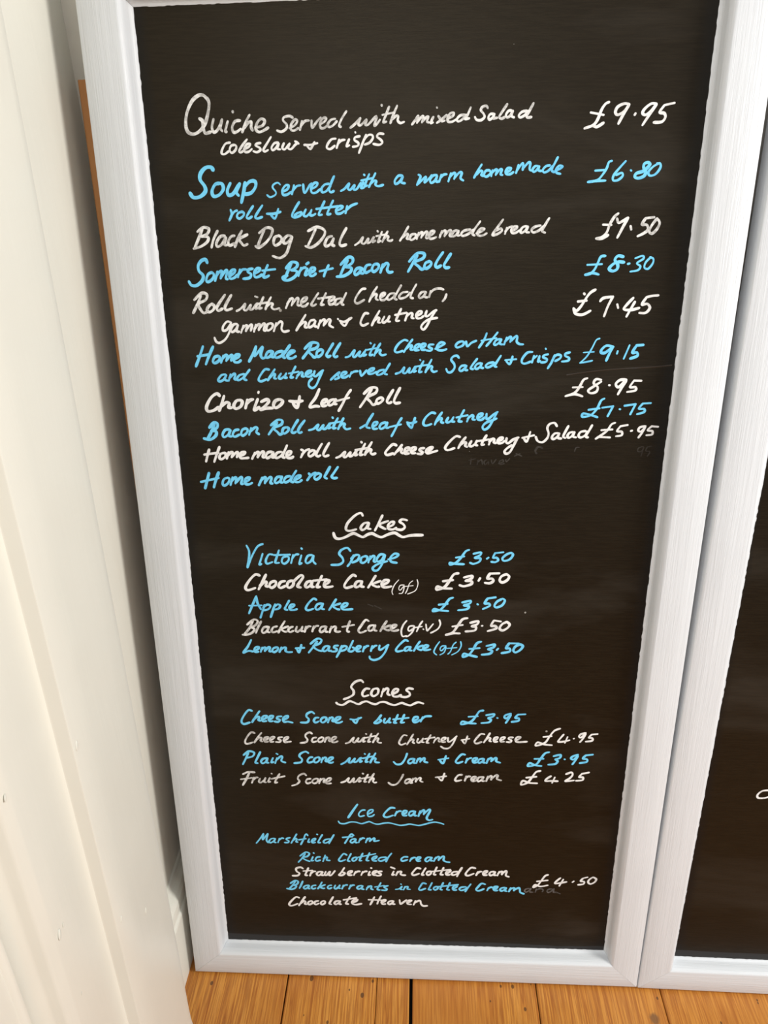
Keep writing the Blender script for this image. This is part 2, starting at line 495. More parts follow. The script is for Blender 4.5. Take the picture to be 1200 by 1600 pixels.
# part, ink, words read, [(pen width in mm, strokes in tenths of a millimetre across and up the board)]
LINES = [
    ('menu_line', 'thin', 'Quiche served with mixed Salad', [
        (3.43, '1233,12510 1197,12541 1141,12537 1070,12485 1007,12379 982,12271 997,12193 1057,12168 1131,12198 1194,12267 1233,12360 1256,12459 1238,12512;1138,12318 1171,12291 1172,12221 1190,12174 1245,12186'),
        (2.84, '1291,12309 1268,12235 1280,12185 1322,12200 1370,12272;1383,12303 1359,12226 1378,12193;1445,12286 1413,12198 1423,12186;1507,12381 1508,12375;1579,12292 1526,12285 1490,12231 1500,12181 1539,12184 1583,12211;1688,12344 1638,12268 1597,12180;1617,12214 1665,12267 1704,12278 1697,12228 1712,12194;1740,12220 1821,12238 1850,12284 1811,12304 1766,12266 1748,12204 1782,12177 1835,12192 1882,12217'),
        (2.45, '2156,12310 2122,12326 2061,12315 2051,12284 2087,12245 2081,12206 2027,12176 1979,12189;2116,12209 2179,12239 2204,12279 2176,12290 2136,12244 2133,12193 2171,12186 2212,12209;2256,12273 2229,12192;2239,12227 2285,12273 2332,12279;2360,12279 2358,12224 2371,12214 2419,12270 2460,12305;2449,12242 2502,12269 2517,12298 2486,12300 2449,12254 2456,12208 2491,12204 2527,12227;2615,12290 2572,12283 2536,12245 2544,12214 2587,12226 2632,12267;2738,12361 2685,12289 2657,12228 2674,12212'),
        (2.44, '2778,12203 2827,12237 2887,12293 2865,12237 2893,12227 2952,12277 2941,12231 2969,12229 3021,12276 3059,12310;3066,12298 3038,12225 3058,12227 3099,12274;3117,12414 3120,12408;3197,12395 3152,12296 3133,12248 3167,12255;3125,12320 3249,12341;3283,12404 3238,12310 3210,12240;3224,12272 3271,12307 3296,12303 3289,12264 3317,12239 3358,12250'),
        (2.42, '3442,12223 3477,12263 3509,12303 3496,12237;3499,12245 3540,12290 3564,12297 3549,12241;3550,12247 3596,12289 3617,12292 3602,12249 3622,12240;3670,12291 3643,12236 3667,12239;3706,12381 3709,12377;3724,12299 3750,12264 3763,12248 3793,12255;3813,12308 3756,12263 3708,12234;3824,12273 3878,12299 3887,12327 3852,12323 3824,12285 3828,12245 3871,12242 3916,12265;4006,12305 3958,12301 3923,12268 3934,12244 3976,12260 4017,12305;4066,12375 4034,12304 4010,12267 4052,12272'),
        (2.5, '4246,12366 4231,12387 4190,12377 4174,12347 4200,12317 4215,12282 4177,12252 4131,12257 4113,12283;4316,12307 4277,12308 4256,12278 4270,12256 4303,12277 4319,12307 4307,12269 4351,12273;4450,12398 4395,12321 4371,12279 4397,12263 4430,12278;4500,12337 4467,12335 4441,12298 4456,12273 4489,12292 4512,12334 4501,12286 4527,12273;4662,12332 4612,12325 4577,12291 4594,12271 4644,12294 4672,12331;4726,12403 4683,12324 4659,12280 4676,12268 4710,12273'),
    ]),
    ('menu_line', 'white', 'coleslaw + crisps', [
        (2.37, '1453,12079 1403,12068 1363,12014 1353,11974 1386,11966 1432,11994;1499,12056 1463,12047 1444,12005 1467,11977 1508,12004 1521,12040 1500,12059;1643,12107 1593,12055 1550,11998 1563,11979 1592,11994;1603,12013 1657,12033 1677,12061 1641,12060 1609,12023 1613,11986 1654,11986 1691,12012;1789,12070 1746,12063 1734,12046 1777,12023 1784,12000 1747,11980 1706,11990;1908,12127 1859,12061 1818,12004 1834,11985 1869,12000;1983,12071 1942,12065 1909,12024 1920,11997 1957,12017 1989,12059 1974,12011 2004,12004;2047,12063 2027,12020 2053,12003 2099,12050;2109,12058 2092,12015 2124,12005 2170,12046 2197,12067 2171,12080 2207,12058;2270,12044 2336,12043 2414,12059;2383,12069 2361,12036 2335,12002 2301,12031;2615,12100 2569,12093 2529,12051 2516,12012 2554,11999 2602,12030;2653,12088 2624,12010;2634,12045 2674,12080 2714,12087;2761,12090 2732,12025 2763,12033;2829,12160 2832,12154;2877,12119 2828,12109 2820,12083 2861,12054 2854,12026 2801,12017'),
        (2.32, '2946,12133 2905,12045 2866,11956;2923,12084 2967,12127 3010,12129 3019,12098 2983,12055 2931,12037;3135,12137 3089,12141 3064,12113 3105,12081 3122,12053 3087,12032 3025,12042'),
    ]),
    ('menu_line', 'blue', 'Soup served with a warm homemade', [
        (4.04, '1242,11811 1223,11837 1160,11833 1101,11777 1089,11713 1134,11647 1136,11590 1070,11539 996,11534 964,11575'),
        (3.55, '1299,11674 1253,11662 1213,11597 1226,11544 1289,11555 1341,11612 1334,11664 1299,11677;1425,11673 1387,11603 1397,11552 1453,11569 1514,11655;1529,11666 1487,11585 1509,11547;1591,11677 1572,11592 1536,11474;1575,11625 1642,11686 1703,11688 1707,11636 1652,11572 1579,11559'),
        (1.89, '1984,11652 1955,11672 1909,11653 1898,11621 1931,11579 1921,11547 1865,11526 1831,11548'),
        (2.53, '2003,11579 2058,11602 2078,11640 2043,11643 2004,11595 2011,11549 2056,11550 2102,11577;2137,11642 2110,11553;2117,11585 2167,11633 2209,11641;2240,11649 2245,11579 2263,11570 2311,11640 2338,11656;2327,11602 2381,11627 2400,11660 2365,11663 2327,11615 2334,11566 2379,11566 2425,11598;2525,11653 2480,11646 2443,11606 2451,11568 2496,11580 2542,11629;2586,11728 2552,11661 2528,11596 2545,11567 2578,11579'),
        (2.51, '2656,11578 2701,11602 2750,11650 2737,11602 2763,11590 2809,11633 2799,11593 2834,11596 2880,11656;2907,11664 2884,11608 2915,11611;2917,11740 2922,11735'),
        (2.48, '2975,11744 2937,11664 2924,11624 2952,11630;2886,11682 3006,11703;3042,11751 2999,11671 2970,11615;2986,11647 3031,11679 3052,11670 3041,11638 3074,11622 3126,11634;3339,11723 3295,11723 3256,11676 3263,11642 3304,11659 3344,11711 3327,11659 3366,11647'),
        (2.47, '3515,11731 3538,11709 3500,11629;3510,11635 3594,11708 3584,11654 3638,11698 3660,11723;3716,11726 3672,11718 3643,11679 3656,11646 3696,11670 3720,11714 3708,11665 3735,11658;3765,11725 3743,11658;3752,11690 3786,11725 3824,11732;3869,11739 3843,11660;3849,11692 3894,11739 3918,11735 3906,11683;3909,11691 3960,11746 3988,11742 3975,11690 4007,11666;4201,11822 4159,11759 4123,11694;4143,11720 4186,11759 4212,11755 4201,11719 4231,11711;4281,11765 4246,11758 4230,11718 4257,11701 4294,11726 4298,11754 4276,11766;4321,11765 4309,11705;4311,11733 4350,11768 4369,11764 4357,11717;4360,11725 4402,11772 4421,11767 4409,11724 4430,11716;4467,11739 4511,11762 4520,11783 4484,11782 4462,11747 4473,11723 4513,11723 4547,11743;4598,11812 4576,11734;4581,11753 4636,11827 4650,11814 4646,11764;4649,11776 4704,11835 4725,11825 4721,11767 4753,11754'),
        (2.42, '4814,11797 4780,11798 4753,11767 4766,11741 4799,11761 4823,11794 4817,11755 4853,11751;4936,11804 4895,11796 4863,11760 4880,11735 4926,11753 4967,11797;5016,11881 4977,11803 4960,11753 4989,11737;5001,11755 5048,11771 5074,11791 5038,11799 5006,11763 5013,11730 5055,11718'),
    ]),
    ('menu_line', 'blue', 'roll + butter', [
        (2.56, '1407,11400 1418,11354 1384,11289;1402,11329 1447,11379 1479,11392;1529,11378 1492,11365 1475,11329 1502,11308 1548,11336 1556,11366 1530,11381;1664,11435 1612,11369 1584,11322 1606,11307 1644,11327;1770,11442 1711,11368 1682,11321 1706,11306 1760,11322;1815,11355 1891,11354 1972,11373;1948,11403 1906,11304 1863,11341;2186,11470 2138,11404 2100,11335 2128,11313 2195,11334 2207,11367 2163,11357 2129,11335;2259,11394 2231,11340 2261,11323 2308,11361;2323,11389 2303,11339 2334,11332 2365,11348;2470,11474 2426,11393 2401,11338 2437,11338;2567,11481 2522,11400 2498,11342 2533,11345;2378,11398 2619,11423;2593,11374 2651,11395 2673,11419 2634,11423 2597,11386 2605,11349 2650,11349 2690,11373;2723,11422 2704,11351;2713,11381 2768,11426 2835,11449'),
    ]),
    ('menu_line', 'thin', 'Black Dog Dal with homemade bread', [
        (2.98, '1066,11202 1021,11114 960,10998;1008,11174 1077,11219 1142,11204 1117,11150 1040,11122;1040,11122 1123,11118 1115,11070 1040,11020 949,10995;1239,11180 1188,11095 1156,11006;1318,11128 1267,11120 1220,11061 1221,11014 1273,11034 1329,11107 1307,11039 1337,11029;1428,11127 1391,11119 1355,11068 1365,11025 1422,11045;1519,11180 1464,11092 1428,11011;1578,11139 1481,11092 1502,11054 1531,11023 1573,11037'),
        (2.96, '1775,11182 1734,11107 1687,11008;1715,11154 1800,11208 1864,11195 1857,11139 1791,11055 1705,11001 1665,11015;1933,11122 1891,11105 1873,11046 1899,11020 1956,11053 1968,11101 1936,11125;2089,11112 2042,11124 1995,11087 1992,11044 2039,11053 2089,11108 2056,11027 2014,10933 1938,10885 1856,10907'),
        (2.94, '2359,11185 2309,11092 2260,11003;2274,11169 2374,11210 2455,11180 2458,11125 2386,11041 2302,10995 2238,11010;2543,11112 2497,11099 2462,11040 2472,11006 2522,11027 2560,11086 2540,11025 2567,11010;2707,11193 2654,11106 2628,11038 2647,11009 2701,11021'),
        (2.3, '2801,11014 2850,11045 2893,11095 2877,11041 2910,11030 2954,11081 2943,11035 2977,11047 3014,11097;3020,11097 3001,11046 3032,11060;3060,11161 3065,11154;3109,11152 3079,11085 3064,11046 3095,11059;3045,11107 3141,11123;3172,11154 3132,11084 3113,11045;3122,11067 3164,11106 3182,11097 3171,11067 3200,11055 3227,11066'),
        (2.52, '3405,11202 3357,11124 3312,11057;3330,11082 3381,11124 3404,11120 3388,11081 3411,11076;3474,11126 3438,11115 3424,11076 3447,11064 3489,11092 3488,11119 3470,11126;3522,11139 3501,11072;3507,11097 3546,11139 3566,11133 3550,11085;3555,11097 3599,11145 3619,11138 3604,11088 3622,11079;3639,11104 3686,11129 3698,11154 3662,11151 3636,11113 3645,11077 3686,11077 3719,11090;3782,11153 3758,11086;3761,11111 3805,11156 3825,11147 3812,11099;3815,11111 3864,11160 3884,11152 3869,11105 3892,11095;3953,11159 3918,11151 3895,11115 3908,11095 3944,11114 3966,11151 3955,11109 3981,11106;4097,11166 4031,11154 3997,11121 4019,11099 4085,11125 4129,11163;4205,11248 4149,11174 4122,11124 4148,11102;4168,11124 4225,11145 4254,11170 4215,11173 4180,11135 4187,11104 4235,11101 4281,11124'),
        (2.61, '4457,11265 4401,11188 4347,11109 4395,11113 4447,11146 4437,11173 4388,11153;4502,11179 4484,11116;4488,11142 4525,11182 4563,11191;4558,11148 4605,11169 4616,11191 4581,11191 4554,11158 4566,11126 4607,11128 4641,11151;4719,11193 4680,11185 4654,11147 4669,11125 4707,11147 4733,11186 4718,11136 4751,11129;4873,11199 4817,11188 4777,11156 4800,11127 4863,11150 4905,11191;4964,11273 4913,11187 4895,11141 4928,11124'),
    ]),
    ('menu_line', 'blue', 'Somerset Brie + Bacon Roll', [
        (3.55, '1091,10841 1074,10876 1026,10864 984,10812 987,10751 1030,10703 1015,10645 944,10592 884,10596 858,10637'),
        (3.03, '1136,10735 1091,10715 1063,10653 1084,10630 1139,10665 1158,10711 1136,10735;1202,10740 1166,10644;1175,10682 1231,10745 1256,10738 1234,10669;1238,10682 1297,10752 1317,10744 1294,10671 1314,10660;1343,10695 1398,10730 1409,10761 1372,10756 1340,10713 1346,10665 1393,10674 1433,10705;1466,10764 1437,10680;1447,10715 1493,10761 1537,10765;1615,10772 1568,10763 1557,10737 1593,10711 1571,10672 1499,10662;1634,10719 1688,10745 1699,10773 1662,10771 1631,10728 1637,10680 1680,10684 1719,10706;1792,10809 1754,10736 1736,10681 1770,10681 1800,10695;1726,10750 1875,10764'),
        (3.12, '2068,10829 2027,10751 1981,10655;2002,10774 2064,10838 2132,10828 2125,10785 2060,10751;2060,10751 2124,10740 2109,10689 2036,10646 1975,10644 1959,10673 2011,10693;2176,10776 2142,10689;2152,10732 2194,10772 2228,10779;2250,10766 2221,10700 2247,10705;2263,10831 2241,10817;2281,10723 2328,10747 2335,10774 2298,10775 2272,10731 2280,10691 2317,10691 2342,10712;2389,10737 2541,10768;2494,10801 2451,10721 2437,10683'),
        (3.22, '2713,10854 2665,10772 2622,10681;2634,10807 2719,10884 2772,10874 2763,10823 2689,10780;2689,10780 2753,10771 2743,10728 2668,10685 2585,10677;2863,10770 2817,10762 2789,10719 2806,10694 2853,10727 2876,10763 2857,10718 2890,10709'),
        (3.09, '2977,10804 2931,10795 2905,10744 2923,10717 2973,10741;3047,10812 3010,10800 2991,10752 3015,10727 3059,10760 3071,10796 3047,10812;3115,10803 3088,10720;3096,10759 3151,10816 3180,10805 3165,10750 3187,10719 3227,10724'),
        (3.19, '3506,10897 3459,10817 3403,10724;3417,10834 3502,10919 3584,10918 3573,10867 3476,10825 3521,10782 3558,10750 3596,10764;3639,10832 3603,10816 3589,10776 3613,10757 3658,10789 3666,10820 3639,10836;3797,10928 3740,10849 3714,10792 3736,10768 3776,10787;3885,10911 3838,10839 3812,10791 3832,10764 3870,10767'),
    ]),
    ('menu_line', 'thin', 'Roll with melted Cheddar,', [
        (3.2, '985,10479 936,10386 877,10286;901,10431 993,10506 1056,10489 1035,10430 944,10386 967,10322 1001,10282 1055,10304;1106,10385 1065,10358 1042,10316 1069,10291 1119,10321 1132,10363 1106,10385;1269,10486 1208,10411 1161,10343 1177,10308 1224,10330;1343,10482 1287,10402 1256,10342 1273,10313 1339,10331'),
        (2.54, '1394,10303 1443,10329 1500,10382 1480,10323 1512,10312 1565,10369 1550,10321 1585,10324 1636,10385;1646,10387 1619,10328 1652,10338;1623,10466 1650,10457;1720,10456 1675,10372 1659,10329 1692,10336;1630,10380 1779,10399;1808,10456 1758,10372 1736,10320;1747,10345 1797,10386 1825,10379 1811,10344 1840,10319 1901,10333;2029,10436 1977,10333;1994,10379 2044,10438 2068,10429 2046,10361;2050,10370 2110,10441 2130,10430 2114,10371 2136,10360;2162,10387 2212,10417 2229,10451 2191,10444 2159,10405 2162,10357 2206,10355 2241,10385;2365,10498 2308,10422 2278,10370 2303,10358 2334,10375;2453,10496 2410,10413 2390,10370 2426,10369;2359,10436 2524,10456;2487,10403 2540,10430 2550,10456 2513,10456 2483,10417 2491,10373 2529,10374 2565,10401;2630,10438 2579,10429 2552,10394 2567,10367 2613,10392 2646,10431;2689,10498 2654,10429 2632,10379 2654,10366'),
        (2.47, '2913,10542 2868,10534 2811,10463 2787,10405 2818,10380 2896,10418;3048,10563 2993,10480 2953,10398;2968,10436 3019,10481 3043,10476 3031,10432 3057,10416;3082,10444 3130,10470 3141,10495 3108,10491 3082,10456 3089,10419 3130,10417 3159,10442;3245,10491 3198,10484 3163,10443 3182,10418 3228,10441 3261,10483;3324,10575 3273,10490 3248,10434 3272,10421;3399,10504 3338,10495 3302,10455 3321,10432 3385,10451 3427,10496;3499,10586 3451,10503 3433,10445 3461,10434;3602,10506 3560,10499 3529,10459 3542,10434 3584,10456 3610,10499 3594,10451 3627,10442;3665,10511 3647,10447;3654,10481 3698,10526 3762,10540 3811,10527;3845,10474 3830,10430 3801,10397'),
    ]),
    ('menu_line', 'white', 'gammon ham + Chutney', [
        (2.69, '1317,10171 1270,10184 1218,10129 1214,10081 1263,10092 1315,10156 1289,10064 1234,9981 1163,9938 1122,9953 1105,9998;1386,10156 1343,10147 1310,10092 1322,10062 1368,10092 1397,10143 1376,10075 1406,10067;1461,10137 1428,10054;1439,10091 1486,10137 1507,10131 1487,10073;1492,10085 1544,10144 1564,10137 1545,10078;1611,10146 1583,10067;1588,10096 1640,10151 1660,10143 1641,10085;1646,10096 1697,10154 1718,10149 1700,10086 1721,10077;1787,10163 1748,10145 1732,10097 1755,10079 1799,10108 1811,10146 1787,10163;1854,10163 1820,10071;1834,10117 1898,10179 1926,10162 1913,10098 1940,10065 1999,10076;2205,10255 2148,10170 2089,10079;2113,10116 2179,10172 2205,10165 2191,10119 2218,10111;2306,10197 2262,10188 2234,10137 2246,10113 2291,10137 2319,10184 2304,10133 2330,10120;2376,10191 2346,10105;2355,10147 2410,10200 2431,10189 2413,10132;2418,10142 2476,10203 2497,10190 2482,10139 2526,10110;2584,10208 2587,10203;2604,10186 2664,10175 2742,10218;2712,10207 2665,10129 2618,10166'),
        (2.63, '2942,10266 2900,10266 2862,10203 2850,10156 2879,10130 2938,10155;3073,10296 3021,10211 2981,10132;2996,10170 3046,10215 3070,10209 3054,10169 3079,10162;3128,10229 3103,10176 3128,10164 3171,10200;3188,10234 3167,10181 3195,10174;3324,10316 3285,10237 3266,10185 3302,10183;3255,10248 3385,10272;3399,10263 3371,10186;3382,10227 3432,10267 3456,10258 3447,10218 3471,10209;3503,10236 3553,10261 3562,10286 3530,10286 3501,10250 3509,10210 3553,10212 3583,10233;3621,10292 3607,10246 3629,10231 3692,10280 3732,10299;3719,10285 3669,10208 3621,10118 3584,10081 3558,10109 3582,10152 3646,10195 3741,10213'),
    ]),
    ('menu_line', 'blue', 'Home Made Roll with Cheese or Ham', [
        (3.27, '955,9898 907,9785 849,9664;1076,9894 1018,9785 972,9686;880,9781 1030,9804;1131,9785 1085,9770 1061,9720 1085,9701 1136,9731 1149,9771 1131,9785;1194,9788 1158,9705;1168,9743 1219,9792 1242,9782 1224,9727;1230,9737 1281,9792 1302,9786 1284,9731;1318,9746 1373,9769 1390,9799 1352,9799 1318,9761 1322,9714 1368,9710 1399,9731'),
        (3.25, '1594,9896 1549,9802 1501,9719;1594,9892 1571,9783 1671,9888 1646,9802 1662,9757 1694,9764;1783,9839 1734,9830 1706,9783 1721,9762 1765,9786 1792,9831 1776,9777 1804,9767;1905,9839 1844,9824 1814,9783 1835,9762 1897,9786 1932,9835;2002,9907 1944,9829 1912,9777 1933,9761;1961,9782 2012,9810 2052,9838 2010,9842 1969,9797 1975,9761 2019,9754 2067,9778'),
        (3.23, '2261,9916 2217,9838 2150,9755;2178,9866 2258,9934 2337,9927 2322,9878 2225,9841 2261,9791 2289,9766 2324,9781;2369,9856 2330,9837 2315,9792 2337,9773 2381,9803 2394,9843 2369,9856;2518,9924 2466,9846 2436,9794 2456,9771 2483,9784;2604,9929 2552,9851 2522,9794 2540,9767 2565,9777'),
        (2.56, '2663,9765 2711,9780 2771,9845 2751,9780 2777,9770 2836,9832 2822,9781 2854,9783 2897,9839'),
        (2.54, '2907,9854 2875,9785 2908,9796;2961,9930 2967,9924;3012,9913 2967,9835 2951,9790 2984,9794;2912,9850 3038,9872;3078,9922 3030,9844 3004,9781;3022,9813 3064,9852 3083,9844 3070,9812 3098,9788 3145,9797'),
        (2.65, '3399,9954 3358,9963 3292,9917 3250,9847 3273,9819 3341,9838;3456,9967 3397,9889 3356,9823;3377,9856 3433,9900 3452,9893 3435,9856 3462,9848;3486,9861 3533,9887 3541,9913 3503,9907 3481,9874 3490,9845 3534,9846;3562,9870 3603,9892 3612,9918 3574,9916 3556,9885 3566,9850 3609,9850;3706,9910 3659,9907 3650,9881 3688,9861 3669,9838 3622,9842;3728,9860 3791,9892 3837,9921 3790,9934 3744,9888 3754,9849 3811,9842 3859,9856;4043,9946 3996,9933 3965,9897 3985,9874 4044,9896 4062,9931 4034,9946;4086,9942 4101,9887 4148,9927 4203,9951'),
        (2.61, '4323,10036 4294,9960 4238,9874;4449,10045 4389,9968 4325,9892;4263,9952 4437,9981;4480,9968 4438,9959 4413,9919 4429,9902 4469,9926 4493,9964 4479,9917 4509,9908;4557,9986 4529,9907;4537,9940 4591,9991 4609,9984 4599,9936;4602,9944 4664,10002 4680,9989 4675,9940 4706,9912 4751,9908'),
    ]),
    ('menu_line', 'blue', 'and Chutney served with Salad + Crisps', [
        (2.76, '1201,9565 1151,9556 1107,9502 1125,9481 1172,9502 1210,9556 1188,9506 1218,9490;1263,9565 1234,9488;1244,9521 1303,9573 1322,9563 1306,9513 1329,9504;1425,9571 1371,9555 1338,9513 1360,9496 1415,9527 1441,9567;1498,9620 1446,9555 1424,9511 1452,9498;1735,9622 1683,9622 1620,9545 1601,9497 1635,9482 1697,9507;1805,9625 1748,9545 1712,9492;1729,9517 1783,9568 1806,9562 1790,9520 1815,9514;1878,9574 1848,9528 1871,9512 1917,9543;1942,9577 1918,9528 1946,9526;2057,9657 2012,9577 1990,9528 2022,9530;1973,9575 2091,9596;2091,9570 2060,9516;2073,9545 2121,9590 2140,9581 2131,9545 2158,9537;2176,9558 2229,9583 2244,9607 2211,9607 2179,9573 2185,9541 2228,9539 2262,9565;2286,9602 2273,9552 2299,9541 2349,9582 2389,9613;2381,9607 2343,9525 2295,9429 2247,9400 2209,9429 2215,9477 2252,9514'),
        (2.59, '2478,9500 2551,9565 2585,9588 2565,9553 2579,9525 2530,9506;2611,9544 2658,9569 2668,9589 2629,9588 2603,9557 2614,9527 2657,9529 2692,9551;2729,9591 2705,9532;2715,9563 2754,9593 2803,9601;2833,9606 2840,9557 2855,9549 2910,9610'),
        (2.57, '2929,9591 2985,9610 3001,9636 2962,9632 2931,9600 2938,9570 2985,9572 3027,9594;3120,9619 3065,9606 3032,9572 3054,9555 3109,9579 3135,9615;3190,9689 3144,9613 3125,9573 3155,9562;3259,9569 3314,9590 3360,9643 3345,9588 3377,9577 3425,9635 3415,9588 3448,9590 3486,9646;3497,9646 3474,9592 3505,9603;3548,9733 3553,9727;3589,9716 3550,9637 3537,9588 3568,9593;3487,9652 3635,9674;3684,9734 3640,9650 3614,9588;3630,9618 3672,9659 3695,9650 3684,9618 3711,9591 3750,9601'),
        (2.65, '4007,9754 3981,9780 3935,9767 3917,9730 3952,9683 3957,9636 3920,9589 3878,9589 3860,9625;4088,9664 4041,9660 4014,9623 4033,9600 4074,9625 4098,9660 4082,9615 4110,9611;4221,9742 4169,9673 4148,9632 4176,9622;4266,9692 4223,9682 4198,9645 4218,9624 4255,9647 4280,9688 4264,9645 4295,9635;4415,9701 4358,9691 4324,9660 4348,9641 4405,9667 4439,9700;4498,9778 4450,9700 4430,9658 4453,9648;4551,9726 4679,9737;4635,9767 4607,9680 4564,9715;4863,9820 4804,9811 4752,9746 4747,9700 4783,9685 4849,9709'),
        (2.62, '4885,9774 4865,9699;4874,9737 4918,9775;4950,9773 4937,9710 4961,9718;5015,9858 5019,9852;5047,9792 5002,9782 4994,9757 5038,9736 5025,9705 4973,9699;5126,9782 5093,9699 5054,9630;5106,9745 5150,9786 5197,9778 5188,9745 5136,9714;5298,9813 5251,9800 5247,9774 5292,9750 5285,9719 5213,9708'),
    ]),
    ('menu_line', 'white', 'Chorizo + Leaf Roll', [
        (3.76, '1107,9308 1073,9333 1000,9284 935,9176 945,9118 1016,9126 1081,9166;1162,9304 1124,9205 1088,9124;1110,9176 1183,9225 1220,9213 1208,9166 1248,9162;1364,9255 1310,9245 1273,9186 1296,9148 1358,9176 1382,9231 1364,9255;1447,9255 1416,9156;1429,9206 1476,9251 1516,9263;1574,9264 1532,9170 1527,9131 1585,9166;1591,9354 1587,9343;1615,9233 1686,9262 1708,9235 1655,9176 1603,9137 1663,9154 1754,9156;1847,9264 1791,9245 1764,9190 1792,9158 1853,9196 1881,9241 1847,9264;1962,9243 2042,9233 2123,9245;2092,9300 2055,9166 2006,9210'),
        (3.29, '2334,9387 2285,9284 2219,9200 2212,9166 2275,9180 2326,9176;2357,9206 2411,9233 2419,9260 2380,9255 2355,9221 2366,9184 2413,9188;2513,9264 2464,9249 2437,9210 2456,9188 2502,9214 2529,9260 2513,9210 2539,9206;2715,9375 2662,9303 2611,9206 2562,9123;2540,9243 2693,9282'),
        (3.26, '2967,9384 2905,9284 2823,9167;2875,9332 2953,9400 3029,9400 3016,9342 2913,9288 2951,9235 2983,9196 3024,9216;3078,9284 3035,9264 3023,9227 3048,9212 3093,9241 3101,9270 3078,9288;3227,9375 3176,9293 3153,9239 3174,9216 3205,9229;3310,9399 3264,9313 3238,9245 3257,9216 3308,9222'),
    ]),
    ('menu_line', 'blue', 'Bacon Roll with leaf + Chutney', [
        (3.67, '1015,8950 964,8856 912,8764;947,8912 1003,8971 1050,8963 1040,8910 968,8870;968,8870 1027,8862 1017,8809 944,8760 868,8774'),
        (3.11, '1196,8890 1142,8882 1105,8825 1122,8791 1177,8824 1206,8878 1182,8813 1218,8801;1309,8887 1262,8876 1232,8826 1256,8797 1314,8824;1398,8903 1356,8883 1339,8832 1361,8812 1408,8846 1423,8887 1398,8903;1468,8907 1438,8822;1449,8863 1519,8915 1548,8905 1531,8857 1561,8831'),
        (3.22, '1795,8976 1740,8904 1683,8827;1720,8944 1803,9008 1860,9000 1846,8952 1752,8908 1795,8857 1823,8827 1856,8843;1912,8918 1871,8904 1855,8859 1880,8839 1925,8870 1937,8904 1912,8918;2055,9008 1999,8924 1971,8868 1994,8848 2026,8862;2138,9002 2079,8928 2051,8872 2069,8848 2096,8858'),
        (2.94, '2186,8882 2244,8898 2304,8949 2286,8895 2319,8887 2369,8945 2359,8901 2399,8905 2445,8965;2455,8969 2429,8907 2459,8917;2483,9042 2488,9034;2549,9032 2506,8959 2488,8907 2522,8911;2441,8965 2584,8989;2618,9029 2575,8953 2549,8897;2562,8925 2612,8967 2632,8957 2621,8925 2650,8895 2700,8905'),
        (2.89, '2982,9088 2922,8993 2897,8926 2940,8910;2822,8910 2898,8954;2978,8926 3019,8954 3031,8982 2992,8980 2972,8940 2985,8902 3031,8904;3133,8980 3084,8966 3058,8922 3078,8900 3129,8928 3153,8976 3139,8918 3170,8914;3329,9033 3288,8970 3243,8880 3205,8810;3176,8922 3321,8956;3395,8982 3446,8972 3509,8990;3493,9036 3470,8970 3448,8913 3403,8966'),
        (2.86, '3737,9093 3688,9099 3621,9040 3593,8971 3622,8941 3692,8961;3818,9103 3763,9020 3733,8953;3748,8987 3800,9032 3819,9024 3808,8987 3836,8977;3895,9040 3872,8993 3898,8981 3942,9009;3959,9046 3938,8997 3968,8991;4084,9132 4040,9046 4022,8997 4059,8993;3995,9042 4128,9070;4148,9054 4123,8993;4129,9027 4178,9068 4198,9058 4189,9021 4219,9015;4247,9035 4294,9060 4307,9089 4268,9085 4245,9050 4257,9017 4300,9015 4333,9044;4357,9089 4355,9033 4382,9027 4442,9080 4489,9111;4478,9101 4437,9011 4386,8922 4335,8893 4314,8928 4351,8976 4426,9007 4480,9031'),
    ]),
    ('menu_line', 'white', 'Home made roll with Cheese Chutney + Salad', [
        (3.29, '918,8631 892,8559 866,8477;1051,8664 1009,8569 970,8474;852,8567 1031,8592;1102,8590 1060,8576 1040,8530 1065,8509 1114,8541 1125,8580 1102,8590;1163,8597 1133,8518;1144,8555 1194,8599 1215,8591 1197,8535;1202,8543 1261,8599 1280,8589 1262,8535;1306,8550 1354,8575 1370,8602 1330,8601 1303,8564 1310,8525 1356,8523 1408,8529'),
        (3.27, '1495,8592 1455,8517;1468,8550 1524,8602 1543,8592 1526,8536;1530,8544 1585,8608 1609,8598 1591,8543 1610,8532;1710,8607 1659,8598 1630,8551 1648,8526 1697,8555 1726,8599 1708,8541 1732,8531;1826,8607 1775,8593 1747,8551 1767,8527 1823,8556 1854,8603;1904,8689 1863,8603 1840,8546 1865,8531;1894,8552 1940,8577 1952,8610 1915,8608 1889,8566 1903,8529 1952,8530 1975,8546'),
        (3.11, '2081,8635 2108,8610 2071,8536;2087,8573 2137,8625 2180,8641;2224,8629 2183,8608 2167,8569 2190,8549 2235,8578 2249,8617 2224,8629;2341,8711 2285,8621 2263,8572 2287,8549 2317,8564;2431,8721 2380,8636 2354,8578 2373,8550 2417,8564;2513,8532 2567,8555 2625,8606 2607,8551 2635,8543 2692,8602 2681,8557 2715,8561 2763,8619;2773,8623 2750,8568 2776,8576;2831,8735 2836,8729;2878,8713 2831,8627 2814,8572 2848,8576;2759,8633 2905,8658;2961,8733 2904,8638 2873,8572;2892,8603 2936,8642 2956,8632 2944,8603 2967,8579 3003,8591'),
        (3.2, '3264,8694 3220,8706 3161,8649 3126,8596 3154,8571 3222,8592;3333,8698 3281,8633 3237,8576;3259,8608 3313,8649 3333,8643 3321,8608 3345,8594;3366,8609 3412,8633 3424,8662 3384,8659 3364,8625 3372,8590 3418,8592;3450,8613 3491,8637 3503,8666 3463,8666 3444,8629 3458,8595 3497,8597;3605,8660 3562,8654 3550,8632 3586,8609 3570,8585 3523,8589;3627,8610 3684,8634 3713,8671 3674,8666 3635,8630 3649,8595 3704,8608 3769,8628'),
